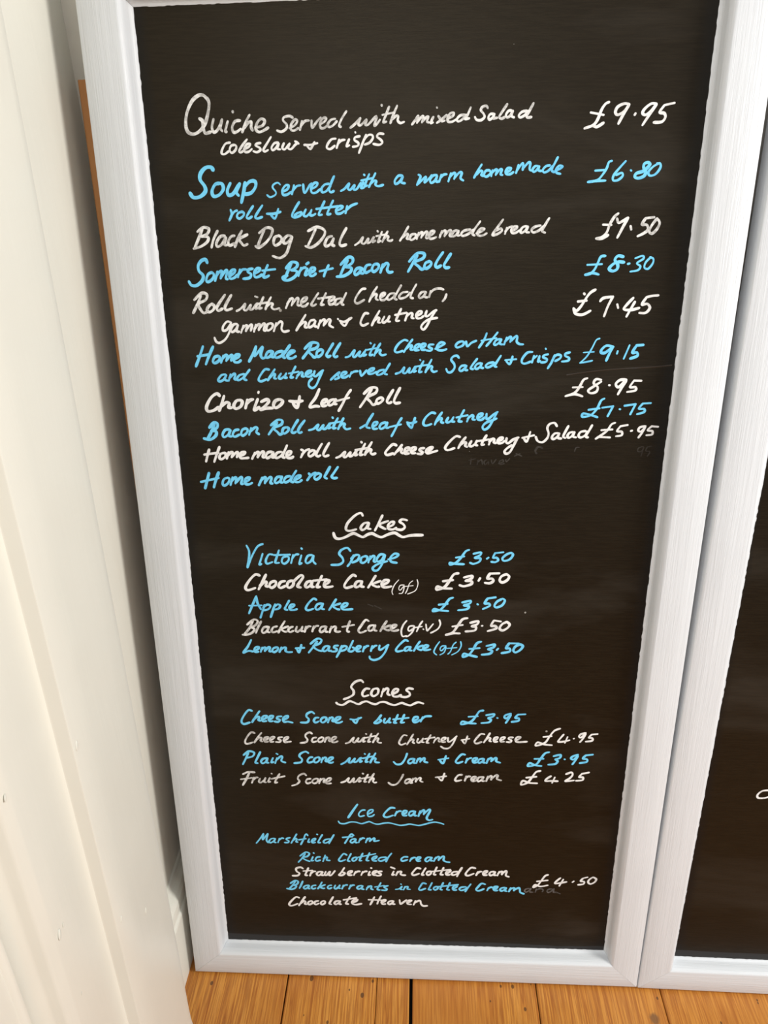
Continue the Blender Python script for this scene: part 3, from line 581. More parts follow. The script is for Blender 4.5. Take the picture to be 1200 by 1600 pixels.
        (3.02, '4042,8802 3991,8808 3909,8732 3865,8665 3897,8635 3977,8661;4113,8796 4058,8722 4026,8660;4041,8692 4095,8734 4119,8726 4108,8692 4134,8678;4184,8749 4160,8698 4190,8684 4232,8715;4251,8753 4231,8705 4258,8697;4365,8821 4327,8753 4309,8705 4340,8707;4270,8751 4398,8771;4419,8777 4399,8707;4403,8743 4444,8781 4464,8771 4458,8737 4484,8725;4506,8743 4552,8770 4564,8794 4531,8794 4504,8757 4515,8725 4559,8728 4586,8752;4611,8786 4608,8736 4637,8726 4688,8768 4754,8796;4739,8786 4699,8694 4658,8613 4614,8593 4592,8621 4625,8663 4676,8698'),
        (2.73, '4801,8792 4940,8824;4893,8866 4858,8748 4821,8784'),
        (2.7, '5208,8938 5177,8977 5120,8963 5095,8914 5115,8845 5099,8785 5048,8739 4989,8753 4963,8805'),
        (2.84, '5233,8851 5186,8845 5156,8799 5177,8777 5218,8803 5243,8847 5230,8795 5269,8785;5346,8938 5308,8855 5292,8809 5320,8792;5405,8865 5364,8855 5342,8813 5363,8794 5399,8818 5421,8861 5411,8810 5447,8800;5554,8879 5496,8865 5476,8822 5502,8798 5554,8824 5579,8871;5628,8948 5589,8865 5565,8810 5589,8800'),
    ]),
    ('menu_line', 'blue', 'Home made roll', [
        (3.76, '889,8325 824,8129;1013,8334 970,8234 937,8139;778,8210 1007,8264'),
        (3.18, '1121,8267 1074,8246 1053,8188 1077,8163 1128,8201 1146,8252 1121,8267;1187,8272 1154,8172;1166,8214 1215,8267 1235,8261 1218,8193;1225,8204 1291,8274 1311,8264 1294,8194 1314,8186;1345,8215 1391,8237 1408,8268 1366,8264 1339,8230 1347,8186 1394,8182 1432,8201;1567,8269 1518,8172;1535,8216 1592,8272 1612,8263 1596,8198;1600,8210 1660,8276 1686,8268 1668,8205 1692,8194;1803,8287 1755,8275 1724,8224 1743,8199 1794,8231 1817,8283 1795,8216 1827,8208;1923,8292 1873,8281 1841,8233 1862,8210 1915,8238 1945,8288;2004,8364 1954,8288 1930,8229 1958,8212;1976,8240 2032,8268 2054,8299 2013,8297 1979,8255 1989,8219 2034,8217 2067,8241'),
        (3.28, '2163,8327 2178,8302 2138,8239;2154,8268 2211,8321 2248,8336;2286,8332 2245,8311 2229,8271 2255,8250 2301,8282 2312,8319 2286,8332;2431,8414 2381,8326 2359,8282 2387,8263;2531,8414 2476,8333 2449,8289 2478,8268 2515,8274'),
    ]),
    ('price', 'white', '£9.95', [
        (2.81, '5514,12399 5481,12385 5444,12333 5411,12243 5369,12187 5278,12155;5282,12158 5357,12178 5408,12169 5472,12205;5332,12305 5468,12280;5726,12376 5672,12382 5608,12353 5588,12304 5616,12278 5679,12311 5723,12370 5680,12296 5630,12196;5799,12288 5792,12276;6007,12374 5954,12377 5893,12333 5872,12291 5907,12273 5961,12314 6005,12368 5948,12280 5883,12177;6092,12361 6049,12296 6097,12285 6113,12247 6081,12205 6000,12200;6092,12361 6193,12380'),
    ]),
    ('price', 'blue', '£6.80', [
        (2.4, '5596,11838 5565,11826 5545,11764 5500,11693 5453,11649 5356,11633;5356,11635 5436,11642 5544,11645;5427,11745 5531,11750;5743,11834 5684,11769 5627,11695 5626,11647 5676,11648 5723,11687 5712,11719 5654,11699;5805,11743 5812,11739;6105,11809 6045,11780 5995,11726 6013,11688 6071,11701 6115,11760 6112,11802 6076,11806'),
        (3.23, '6005,11796 5982,11817 5943,11805 5940,11766 5965,11726 5952,11685 5896,11664 5854,11677 5869,11712 5940,11734 5999,11785'),
    ]),
    ('price', 'thin', '£7.50', [
        (2.93, '5714,11313 5676,11281 5634,11208 5604,11117 5555,11068 5495,11058;5495,11055 5556,11056 5622,11092;5558,11200 5649,11196;5706,11261 5724,11218 5767,11234 5823,11266;5823,11266 5777,11173 5726,11064;5860,11181 5870,11147;6016,11261 5983,11199 6036,11192 6052,11142 6007,11105 5947,11077;6016,11261 6107,11270;6138,11255 6089,11186 6069,11124 6103,11104 6150,11149 6172,11213 6138,11256'),
    ]),
    ('price', 'blue', '£8.30', [
        (2.74, '5611,10874 5564,10866 5535,10799 5505,10731 5464,10688 5406,10675;5408,10672 5481,10693 5556,10677;5421,10781 5582,10787;5871,10787 5887,10791'),
        (3.23, '5810,10864 5753,10873 5722,10831 5758,10780 5754,10732 5706,10712 5666,10738 5705,10785 5759,10810 5823,10805'),
        (2.24, '5946,10846 6023,10871 6035,10840 5969,10795 6010,10761 5988,10720 5904,10705;6113,10853 6066,10803 6056,10747 6100,10734 6143,10790 6145,10838 6107,10856'),
    ]),
    ('price', 'white', '£7.45', [
        (2.91, '5533,10513 5481,10481 5441,10428 5385,10332 5338,10283 5303,10311;5303,10311 5329,10252 5411,10240 5496,10282;5348,10385 5442,10395;5410,10472 5416,10465;5598,10387 5634,10422 5737,10435;5737,10435 5692,10337 5656,10220;5794,10351 5807,10312;5967,10420 5901,10346 5873,10297 5950,10288 6045,10310;5989,10376 5952,10302 5910,10215;6115,10427 6073,10349 6132,10354 6164,10310 6124,10257 6052,10255;6115,10427 6176,10441 6245,10447'),
    ]),
    ('price', 'blue', '£9.15', [
        (1.81, '5629,9971 5590,9951 5551,9863 5495,9763 5423,9691;5423,9692 5491,9702 5565,9718;5456,9811 5577,9819'),
        (3.1, '5793,9875 5715,9890 5663,9845 5659,9812 5704,9808 5783,9866 5759,9808 5726,9719;6059,9891 6020,9811 6071,9810 6078,9770 6001,9741;6059,9891 6134,9896'),
        (2.2, '5849,9826 5843,9798;5979,9893 5926,9739'),
    ]),
    ('price', 'white', '£8.95', [
        (2.76, '5525,9513 5480,9492 5439,9407 5388,9341 5284,9301;5287,9302 5389,9325 5484,9299;5364,9405 5479,9409;5689,9494 5628,9501 5604,9454 5655,9407 5641,9352 5577,9337 5546,9369 5608,9417 5691,9473;5786,9431 5794,9430'),
        (3.28, '5978,9493 5909,9492 5863,9445 5899,9407 5975,9482 5938,9407 5899,9323'),
        (2.62, '6072,9484 6031,9409 6095,9407 6099,9369 6003,9350;6072,9484 6156,9482'),
    ]),
    ('price', 'blue', '£7.75', [
        (2.65, '5746,9272 5707,9245 5668,9149 5599,9071 5505,9052 5508,9091 5579,9081 5681,9048;5571,9137 5698,9155;5729,9162 5856,9180;5856,9180 5803,9060;5935,9145 5943,9143;5991,9186 6119,9205;6119,9205 6068,9083;6203,9212 6161,9151 6225,9147 6227,9110 6147,9085;6203,9212 6296,9218'),
    ]),
    ('price', 'white', '£5.95', [
        (2.54, '5900,8980 5856,8958 5806,8876 5686,8783;5717,8806 5854,8799;5744,8889 5873,8898;5966,8937 5932,8878 5988,8870 5990,8827 5923,8815;5966,8937 6050,8953;6096,8880 6109,8884;6264,8939 6201,8926 6182,8888 6216,8873 6262,8928 6229,8857 6194,8800;6336,8938 6293,8889 6349,8879 6351,8838 6284,8828;6336,8938 6413,8932'),
    ]),
    ('heading', 'white', 'Cakes', [
        (3.18, '2831,7772 2807,7808 2735,7775 2640,7676 2611,7593 2647,7563 2743,7585;2901,7679 2846,7667 2803,7612 2823,7575 2871,7606 2907,7670 2892,7604 2929,7592;3083,7776 3033,7669 2986,7572;3156,7703 3041,7652 3086,7610 3123,7593;3156,7620 3215,7649 3230,7688 3189,7686 3154,7642 3164,7596 3215,7588 3258,7610;3398,7713 3339,7726 3304,7695 3349,7661 3369,7620 3328,7584 3256,7592'),
    ]),
    ('underline', 'white', '~', [
        (3.66, '2449,7532 2462,7481 2489,7455 2541,7455 2614,7483 2677,7519 2719,7528 2780,7498 2832,7480 2884,7512 2947,7530 3008,7500 3070,7481 3143,7514 3236,7542 3297,7507 3349,7485 3421,7504 3493,7513 3596,7514'),
    ]),
    ('menu_line', 'blue', 'Victoria Sponge', [
        (2.83, '1299,7347 1329,7264 1317,7150 1292,7035 1361,7196 1444,7333 1514,7369;1505,7232 1469,7129 1453,7079 1479,7088;1638,7222 1585,7221 1542,7141 1556,7091 1628,7117;1724,7284 1686,7177 1666,7108 1716,7107;1655,7215 1865,7224;1817,7201 1769,7178 1753,7123 1786,7094 1839,7136 1848,7186 1817,7201;1907,7220 1875,7104;1889,7161 1934,7221 1977,7230;2016,7215 1983,7096 2013,7106;2021,7314 2027,7307;2156,7223 2102,7209 2068,7141 2087,7104 2142,7139 2176,7212 2169,7137 2199,7097'),
        (3.09, '2661,7285 2621,7327 2547,7299 2514,7243 2554,7187 2563,7133 2509,7091 2408,7085;2702,7222 2664,7132 2620,7070;2669,7177 2727,7227 2775,7221 2753,7157 2683,7120;2848,7213 2806,7190 2794,7135 2825,7118 2872,7154 2879,7204 2848,7213;2919,7214 2893,7123;2902,7164 2953,7216 2978,7207 2964,7146 2985,7135;3103,7238 3047,7237 3004,7174 3014,7138 3067,7159 3109,7229 3081,7125 3024,7027 2971,7010 2950,7049 3014,7102 3140,7146;3155,7171 3245,7199 3286,7240 3234,7251 3182,7194 3192,7140 3263,7125'),
    ]),
    ('menu_line', 'white', 'Chocolate Cake', [
        (3.62, '1443,6922 1386,6933 1305,6851 1244,6749 1273,6705 1375,6739;1529,6932 1465,6806 1419,6719;1439,6771 1508,6830 1535,6823 1517,6772 1547,6763;1637,6843 1587,6819 1568,6768 1599,6745 1649,6783 1658,6832 1637,6843;1781,6845 1722,6828 1691,6770 1718,6744 1779,6773;1873,6853 1823,6830 1805,6771 1836,6748 1885,6786 1894,6842 1873,6853;1894,6840 1990,6929 2025,6906 1973,6825 1944,6771 1986,6755;2130,6850 2076,6833 2048,6781 2068,6756 2116,6787 2144,6845 2129,6773 2160,6767;2275,6926 2227,6828 2203,6767 2244,6768;2158,6855 2337,6876;2300,6794 2357,6827 2371,6860 2328,6859 2299,6806 2308,6769 2361,6765 2413,6777'),
        (3.42, '2725,6927 2685,6942 2620,6879 2569,6791 2596,6756 2677,6781;2789,6858 2736,6846 2709,6790 2730,6767 2782,6798 2804,6854 2790,6787 2826,6776;2985,6935 2928,6837 2885,6765;3047,6862 2943,6814 2993,6780 3032,6781;3066,6804 3138,6838 3159,6875 3106,6874 3064,6827 3078,6779 3137,6775 3193,6788'),
    ]),
    ('menu_note', 'white', '(gf)', [
        (1.26, '3290,6881 3233,6807 3201,6718 3213,6667;3362,6808 3311,6803 3290,6754 3311,6734 3362,6792 3341,6697 3294,6684;3475,6870 3433,6832 3402,6739 3379,6688;3366,6788 3480,6801;3532,6887 3543,6822 3508,6729 3408,6679'),
    ]),
    ('menu_line', 'blue', 'Apple Cake', [
        (3.05, '1380,6617 1326,6498 1264,6360;1379,6612 1392,6511 1432,6423;1274,6476 1445,6483;1484,6488 1450,6392 1417,6298;1462,6452 1519,6494 1562,6480 1537,6432 1475,6409;1628,6502 1592,6406 1558,6310;1608,6459 1661,6500 1697,6482 1672,6439 1619,6424;1820,6557 1777,6481 1757,6435 1789,6421;1823,6446 1876,6475 1888,6502 1849,6501 1821,6462 1830,6424 1873,6420 1920,6435;2187,6577 2151,6593 2088,6533 2042,6454 2068,6419 2143,6444;2256,6524 2202,6511 2172,6461 2192,6430 2243,6459 2273,6519 2256,6450 2288,6439;2452,6586 2397,6495 2354,6428;2508,6527 2414,6486 2456,6446 2493,6439;2532,6464 2589,6495 2605,6531 2558,6528 2524,6480 2538,6442 2598,6439 2669,6447'),
    ]),
    ('menu_line', 'thin', 'Blackcurrant Cake', [
        (3.09, '1311,6250 1253,6135 1177,6036;1228,6191 1319,6267 1375,6249 1342,6185 1267,6147;1267,6147 1321,6129 1295,6075 1215,6036 1153,6035;1420,6240 1367,6137 1338,6066;1510,6164 1454,6151 1424,6096 1444,6067 1495,6100 1521,6159 1501,6090 1529,6079;1633,6171 1582,6153 1557,6106 1577,6079 1633,6098;1745,6250 1687,6155 1650,6076;1785,6173 1695,6130 1734,6092 1765,6095;1852,6169 1805,6149 1786,6110 1813,6086 1853,6106;1907,6170 1889,6112 1917,6095 1958,6132;1984,6172 1963,6113 1991,6104;2032,6172 2011,6094;2019,6136 2065,6175 2095,6178;2139,6179 2114,6101;2124,6138 2168,6184 2200,6187;2298,6182 2243,6171 2215,6117 2236,6093 2285,6126 2309,6177 2291,6109 2319,6100;2379,6178 2350,6093;2360,6142 2414,6181 2439,6172 2427,6119 2455,6102 2494,6108;2631,6265 2596,6163 2590,6114 2616,6105;2527,6178 2684,6210'),
        (3.04, '2884,6271 2843,6287 2788,6209 2743,6129 2775,6093 2849,6126;2956,6212 2900,6199 2878,6153 2899,6122 2943,6149 2971,6208 2958,6140 2988,6128;3127,6273 3075,6190 3040,6119;3177,6211 3086,6171 3127,6140 3161,6138;3183,6156 3241,6186 3259,6217 3216,6217 3181,6173 3194,6134 3237,6130 3282,6145'),
    ]),
    ('menu_note', 'white', '(gf.v)', [
        (2.27, '3396,6284 3349,6219 3323,6127 3340,6049 3392,6060;3491,6209 3435,6201 3414,6155 3435,6131 3485,6168;3498,6204 3476,6124 3427,6063 3388,6043;3607,6281 3571,6222 3530,6125;3506,6183 3601,6201;3618,6163 3623,6158;3654,6236 3668,6147 3689,6157 3751,6242;3833,6301 3847,6239 3812,6166 3722,6107'),
    ]),
    ('menu_line', 'blue', 'Lemon + Raspberry Cake', [
        (3.12, '1265,5956 1211,5851 1144,5757 1220,5786 1277,5777;1305,5790 1356,5821 1364,5849 1324,5846 1299,5810 1308,5773 1353,5776;1412,5842 1386,5772;1392,5804 1439,5845 1459,5836 1445,5788;1450,5798 1502,5849 1521,5837 1505,5789 1527,5782;1613,5851 1567,5833 1547,5792 1575,5773 1621,5806 1630,5841 1613,5851;1679,5847 1648,5777;1659,5809 1719,5850 1741,5841 1732,5798 1764,5777 1822,5780;1876,5838 1991,5848;1955,5892 1919,5777 1892,5821'),
        (3.09, '2174,5948 2120,5868 2052,5775;2084,5912 2175,5990 2234,5976 2208,5919 2122,5875 2175,5819 2232,5803;2325,5884 2276,5871 2248,5823 2269,5799 2314,5827 2338,5874 2325,5815 2347,5805;2360,5815 2365,5810;2457,5891 2413,5886 2403,5858 2440,5837 2424,5802 2366,5798;2512,5887 2479,5800 2434,5712;2491,5850 2540,5885 2580,5874 2557,5829 2494,5808;2667,5969 2626,5877 2602,5817 2644,5803 2689,5844 2661,5868;2713,5829 2759,5860 2771,5887 2733,5887 2706,5847 2719,5807 2763,5810;2819,5881 2798,5806;2805,5843 2847,5886 2874,5894;2928,5890 2907,5816;2915,5850 2961,5893 2989,5901;3029,5904 3020,5850 3043,5838 3098,5878 3147,5914;3138,5904 3100,5799 3033,5711 2954,5677 2897,5696 2889,5733'),
        (3.05, '3414,5977 3371,5989 3295,5914 3251,5844 3273,5815 3347,5834;3436,5892 3393,5884 3367,5844 3388,5827 3425,5848 3447,5887 3434,5840 3465,5834;3575,5973 3525,5894 3495,5829;3614,5913 3536,5877 3571,5848 3602,5846;3623,5864 3671,5889 3686,5916 3649,5921 3621,5883 3632,5849 3676,5845 3717,5856'),
    ]),
    ('menu_note', 'blue', '(gf)', [
        (1.82, '3841,5975 3794,5899 3767,5817 3803,5773;3926,5913 3874,5908 3849,5865 3871,5839 3926,5899 3906,5815 3850,5774;4063,5972 4025,5928 3991,5829 3957,5789;3942,5875 4074,5889;4125,5981 4133,5917 4092,5831 4009,5777'),
    ]),
    ('price', 'blue', '£3.50', [
        (2.89, '4200,7315 4155,7294 4096,7204 4035,7136 3961,7104 3956,7135 4025,7120 4137,7115;4033,7206 4138,7225;4259,7262 4351,7283 4342,7243 4277,7206 4347,7200 4335,7153 4263,7121 4217,7136;4432,7195 4452,7211;4534,7274 4510,7211 4555,7210 4579,7176 4541,7149 4491,7153;4534,7274 4640,7288;4740,7283 4680,7256 4631,7204 4653,7168 4724,7189 4764,7252 4740,7283'),
    ]),
    ('price', 'white', '£3.50', [
        (3.52, '4068,6985 4008,6966 3948,6862 3886,6781 3792,6745 3800,6791 3876,6769 3987,6766;3874,6870 3999,6888;4144,6927 4244,6951 4239,6912 4167,6879 4240,6875 4241,6834 4148,6801 4091,6816;4335,6883 4353,6918;4479,6986 4449,6917 4509,6915 4525,6881 4481,6849 4418,6855;4479,6986 4599,6992;4693,6981 4632,6951 4608,6896 4642,6862 4703,6893 4730,6948 4693,6981'),
    ]),
    ('price', 'blue', '£3.50', [
        (3.12, '4009,6634 3959,6612 3902,6525 3839,6453 3748,6430 3765,6464 3839,6446 3948,6438;3823,6528 3935,6542;4133,6566 4238,6591 4229,6553 4156,6524 4219,6511 4195,6470 4079,6450;4332,6545 4339,6538;4462,6629 4427,6558 4481,6555 4493,6522 4406,6474;4462,6629 4566,6647;4647,6622 4585,6582 4556,6521 4589,6500 4657,6534 4690,6602 4657,6629'),
    ]),
    ('price', 'white', '£3.50', [
        (3.29, '4207,6336 4140,6316 4078,6219 4016,6122 3923,6079;3927,6081 4017,6105 4109,6106;4010,6208 4144,6234;4248,6267 4349,6293 4338,6247 4271,6217 4324,6204 4305,6153 4188,6137;4400,6224 4409,6225;4559,6308 4524,6229 4579,6225 4591,6187 4482,6147;4559,6308 4651,6293;4731,6290 4669,6253 4638,6190 4678,6160 4740,6197 4769,6250 4731,6290'),
    ]),
    ('price', 'blue', '£3.50', [
        (3.32, '4400,5986 4343,5958 4293,5859 4241,5784 4164,5751 4175,5800 4252,5777 4348,5754;4245,5873 4382,5888;4474,5921 4580,5947 4565,5901 4497,5873 4552,5849 4521,5804 4414,5788;4614,5863 4632,5885;4776,5968 4739,5894 4786,5890 4789,5844 4684,5817;4776,5968 4905,5968;4922,5956 4860,5919 4837,5859 4869,5831 4927,5869 4962,5928 4922,5956'),
    ]),
    ('heading', 'white', 'Scones', [
        (3.3, '2793,5323 2761,5353 2682,5325 2624,5247 2656,5184 2651,5121 2586,5073 2518,5043;2879,5219 2825,5218 2779,5150 2794,5096 2864,5116;2982,5229 2930,5210 2902,5140 2935,5102 2992,5142 3004,5207 2982,5229;3075,5224 3041,5099;3055,5167 3115,5230 3144,5218 3131,5148 3162,5125;3206,5144 3265,5182 3278,5223 3234,5222 3198,5165 3211,5108 3271,5104 3318,5131;3483,5230 3427,5239 3394,5208 3434,5170 3439,5126 3383,5097 3314,5105'),
    ]),
    ('underline', 'white', '~', [
        (3.19, '2408,4983 2437,4957 2504,4951 2589,5011 2641,5001 2719,4967 2776,4999 2837,5016 2900,4987 2963,4972 3024,5005 3091,5012 3170,4977 3237,4966 3327,5002 3383,4982 3450,4966 3506,4996 3562,5018 3618,5003'),
        (3.14, '3618,5003 3629,4998'),
    ]),
    ('menu_line', 'blue', 'Cheese Scone + butter', [
        (3.24, '1196,4822 1146,4829 1077,4739 1035,4644 1067,4597 1152,4626;1306,4817 1239,4717 1190,4632;1211,4676 1277,4728 1299,4715 1282,4672 1309,4659;1340,4674 1391,4707 1407,4742 1360,4738 1335,4692 1346,4650 1395,4656;1437,4676 1483,4709 1499,4744 1457,4741 1431,4695 1443,4652 1487,4658;1618,4739 1567,4733 1552,4700 1592,4680 1567,4647 1516,4651;1640,4681 1697,4715 1710,4750 1669,4741 1639,4700 1650,4649 1705,4653 1771,4639'),
        (3.22, '2088,4796 2052,4824 1992,4796 1974,4748 2006,4701 1981,4649 1889,4644;2149,4731 2103,4725 2079,4679 2100,4647 2149,4670;2236,4741 2195,4722 2177,4676 2206,4650 2253,4686 2259,4728 2236,4741;2305,4735 2279,4654;2287,4697 2332,4741 2355,4728 2344,4683 2367,4673;2385,4684 2441,4712 2460,4749 2415,4746 2384,4705 2394,4660 2439,4653 2483,4675;2601,4716 2669,4709 2754,4746;2715,4740 2681,4654 2641,4690'),
        (3.18, '3038,4793 2989,4720 2939,4663 2986,4661 3037,4703 3010,4726;3091,4736 3073,4685 3100,4667 3141,4708;3162,4746 3141,4687 3170,4677;3275,4807 3239,4713 3220,4675 3254,4671;3365,4809 3334,4723 3318,4678 3363,4682;3209,4728 3426,4760'),
        (3.18, '3492,4711 3548,4739 3557,4777 3512,4773 3485,4727 3503,4688 3553,4700 3589,4732;3624,4776 3596,4701;3609,4736 3660,4787 3741,4794'),
    ]),
    ('menu_line', 'thin', 'Cheese Scone with Chutney + Cheese', [
        (2.87, '1212,4446 1161,4458 1098,4380 1061,4297 1089,4259 1171,4289;1310,4454 1246,4365 1199,4287;1223,4329 1284,4377 1307,4364 1290,4320 1315,4307;1346,4321 1392,4355 1408,4386 1366,4382 1340,4340 1352,4302 1396,4306;1430,4329 1476,4358 1494,4388 1450,4384 1426,4343 1436,4305 1478,4308;1610,4389 1564,4382 1551,4357 1584,4333 1566,4303 1513,4304;1633,4329 1679,4363 1697,4394 1657,4390 1629,4348 1641,4305 1683,4308 1732,4318;2042,4460 2008,4481 1954,4447 1947,4403 1973,4357 1948,4313 1868,4297;2100,4396 2058,4387 2037,4348 2055,4316 2104,4334;2183,4404 2143,4381 2125,4342 2152,4318 2195,4347 2206,4393 2183,4404;2247,4400 2222,4323;2230,4356 2271,4403 2293,4390 2283,4346 2305,4336;2327,4348 2374,4382 2386,4412 2345,4408 2320,4367 2333,4326 2372,4322 2409,4342'),
        (2.68, '2522,4307 2580,4333 2642,4410 2626,4342 2661,4332 2708,4401 2695,4344 2735,4348 2777,4409;2796,4415 2774,4341 2804,4352;2817,4477 2824,4472;2897,4482 2859,4381 2847,4343 2879,4346;2812,4410 2952,4446;2994,4490 2944,4397 2916,4334;2933,4369 2972,4408 2995,4398 2981,4357 3001,4333 3035,4331;3400,4463 3354,4467 3308,4393 3292,4336 3322,4304 3386,4333;3491,4484 3443,4389 3404,4311;3423,4355 3475,4403 3498,4390 3484,4352 3507,4339'),
        (2.64, '3562,4413 3546,4362 3573,4346 3612,4385;3632,4421 3614,4363 3644,4356;3741,4483 3698,4390 3683,4352 3715,4347;3659,4413 3796,4444;3810,4420 3783,4352;3792,4387 3839,4432 3862,4421 3853,4381 3874,4370;3899,4382 3941,4410 3952,4443 3914,4436 3892,4401 3906,4366 3947,4370;3988,4441 3985,4387 4010,4374 4055,4413 4108,4471;4097,4457 4059,4346 4003,4268 3935,4261 3887,4292;4177,4406 4288,4433;4259,4475 4229,4353 4189,4398'),
        (2.77, '4497,4513 4447,4517 4393,4449 4361,4386 4392,4355 4461,4384;4575,4532 4531,4445 4495,4376;4512,4412 4562,4459 4585,4446 4573,4408 4596,4395;4634,4410 4676,4438 4690,4468 4652,4464 4629,4428 4644,4391 4684,4395;4731,4418 4772,4440 4785,4470 4744,4466 4726,4431 4738,4394 4779,4397;4899,4471 4854,4469 4840,4445 4879,4422 4865,4392 4813,4393;4938,4418 4983,4446 5004,4479 4959,4477 4935,4437 4950,4399 5004,4395 5098,4406'),
    ]),
    ('menu_line', 'blue', 'Plain Scone with Jam + Cream', [
        (3.15, '1095,4105 1050,4000 1002,3903;1023,4064 1104,4133 1182,4110 1152,4045 1055,4014;1272,4123 1223,4019 1187,3937 1222,3929;1362,4023 1307,4007 1274,3962 1295,3926 1344,3958 1371,4018 1353,3950 1383,3940;1452,4026 1424,3949 1455,3956;1508,4102 1526,4092;1513,4027 1480,3934;1494,3985 1569,4057 1591,4041 1574,3979 1629,3952;1975,4126 1936,4150 1864,4115 1843,4065 1879,4015 1857,3962 1763,3945;2032,4056 1990,4046 1957,3993 1979,3960 2036,3981;2114,4058 2071,4038 2051,3990 2080,3963 2128,4000 2137,4045 2114,4058;2182,4052 2158,3968;2166,4013 2212,4058 2235,4045 2222,3997 2245,3987;2264,3993 2316,4028 2329,4059 2287,4055 2258,4015 2270,3974 2307,3966 2333,3981'),
        (3.13, '2449,3945 2513,3986 2576,4058 2560,3990 2595,3983 2650,4051 2635,3993 2677,3999 2729,4062;2743,4068 2721,3995 2751,4007;2793,4136 2800,4130;2865,4140 2824,4051 2807,3998 2840,4001;2766,4057 2915,4098;2951,4151 2901,4053 2872,3986;2886,4025 2929,4065 2952,4054 2940,4013 2960,3994 3002,3992;3405,4156 3377,4067 3326,3982 3257,3966 3211,4009;3499,4070 3446,4060 3419,4015 3442,3988 3484,4012 3511,4065 3495,4006 3525,3996'),
        (3.08, '3562,4072 3539,3997;3546,4036 3585,4078 3603,4068 3594,4018;3599,4032 3644,4085 3663,4072 3654,4028 3698,4012;3854,4064 4000,4095;3963,4133 3924,4005 3877,4053;4236,4160 4186,4164 4126,4088 4105,4038 4137,4014 4203,4043;4268,4092 4247,4023;4255,4056 4295,4098 4325,4107;4352,4048 4394,4076 4405,4107 4364,4103 4344,4067 4361,4029 4402,4035;4496,4099 4446,4089 4425,4053 4444,4026 4486,4054 4508,4094 4496,4041 4524,4031;4569,4101 4545,4026;4552,4065 4598,4113 4619,4102 4610,4055;4616,4066 4666,4120 4687,4110 4682,4063 4740,4037'),
    ]),
    ('menu_line', 'thin', 'Fruit Scone with Jam + cream', [
        (3.19, '1090,3762 1036,3646 975,3532;990,3727 1066,3767 1163,3764;952,3635 1121,3666'),
        (2.86, '1148,3672 1113,3577;1128,3620 1174,3670 1207,3674;1240,3658 1220,3603 1245,3584 1290,3622;1321,3669 1296,3605 1324,3592;1386,3671 1355,3601 1387,3605;1414,3751 1421,3746;1533,3746 1477,3645 1457,3590 1491,3597;1411,3657 1606,3709;1927,3733 1891,3763 1823,3727 1801,3675 1823,3627 1780,3572 1710,3544;1989,3675 1943,3668 1918,3624 1940,3591 1991,3612;2076,3683 2033,3662 2012,3622 2042,3594 2091,3624 2100,3673 2076,3683;2138,3680 2113,3599;2122,3636 2171,3683 2194,3673 2180,3624 2201,3616;2223,3625 2274,3655 2289,3693 2246,3689 2216,3639 2229,3600 2289,3604;2440,3623 2500,3648 2555,3707 2540,3644 2575,3633 2628,3703 2617,3640 2658,3647 2706,3714;2718,3720 2700,3648 2728,3661;2759,3792 2766,3786;2836,3777 2795,3694 2780,3645 2811,3649;2736,3701 2887,3734;2923,3794 2872,3696 2846,3636;2863,3673 2901,3714 2919,3703 2907,3661 2928,3636 2956,3642;3350,3793 3315,3710 3256,3623 3186,3604 3134,3642;3455,3714 3401,3704 3373,3658 3396,3636 3438,3666 3466,3709 3450,3655 3480,3650'),
        (2.79, '3494,3727 3471,3658;3478,3692 3524,3733 3541,3722 3532,3671;3536,3688 3587,3741 3606,3730 3597,3690 3632,3669;3824,3756 3974,3781;3946,3827 3911,3703 3859,3755'),
        (3.08, '4200,3813 4149,3803 4105,3737 4122,3701 4193,3720;4263,3787 4244,3710;4250,3744 4288,3785 4318,3788;4346,3725 4389,3754 4397,3785 4360,3781 4338,3747 4353,3708 4395,3712;4496,3785 4443,3772 4422,3730 4441,3702 4486,3734 4508,3780 4494,3718 4524,3713;4576,3796 4552,3711;4560,3748 4610,3805 4631,3795 4622,3741;4628,3756 4690,3822 4714,3811 4707,3755 4765,3732'),
    ]),
    ('price', 'blue', '£3.95', [
        (3.13, '4467,4904 4412,4887 4360,4794 4295,4713 4170,4670 4183,4718 4273,4694 4370,4688;4266,4797 4395,4810;4514,4829 4621,4850 4604,4808 4543,4782 4580,4757 4552,4714 4448,4698;4665,4788 4672,4786;4851,4861 4781,4838 4765,4799 4801,4786 4850,4840 4826,4779 4789,4710;4951,4850 4919,4797 4966,4788 4963,4748 4871,4728;4951,4850 5055,4858'),
    ]),
    ('price', 'white', '£4.95', [
        (2.81, '5548,4634 5473,4598 5412,4503 5352,4394 5228,4340 5251,4399 5343,4367 5453,4357;5326,4490 5437,4506;5604,4537 5552,4456 5537,4415 5608,4420 5693,4446;5662,4499 5632,4399;5747,4472 5753,4475;5908,4572 5843,4549 5820,4508 5852,4496 5905,4556 5884,4489 5840,4418;5992,4547 5957,4493 6004,4489 6007,4447 5920,4428;5992,4547 6073,4558'),
    ]),
    ('price', 'blue', '£3.95', [
        (3.16, '5423,4237 5364,4213 5302,4108 5251,4024 5139,3988 5159,4044 5240,4010 5327,3999;5223,4117 5349,4123;5490,4171 5583,4195 5578,4143 5517,4117 5552,4091 5522,4040 5423,4024;5645,4123 5652,4121;5830,4208 5760,4176 5736,4137 5776,4122 5827,4183 5801,4109 5764,4042;5938,4197 5905,4142 5962,4130 5959,4086 5866,4064;5938,4197 6036,4213'),
    ]),
    ('price', 'white', '£4 25', [
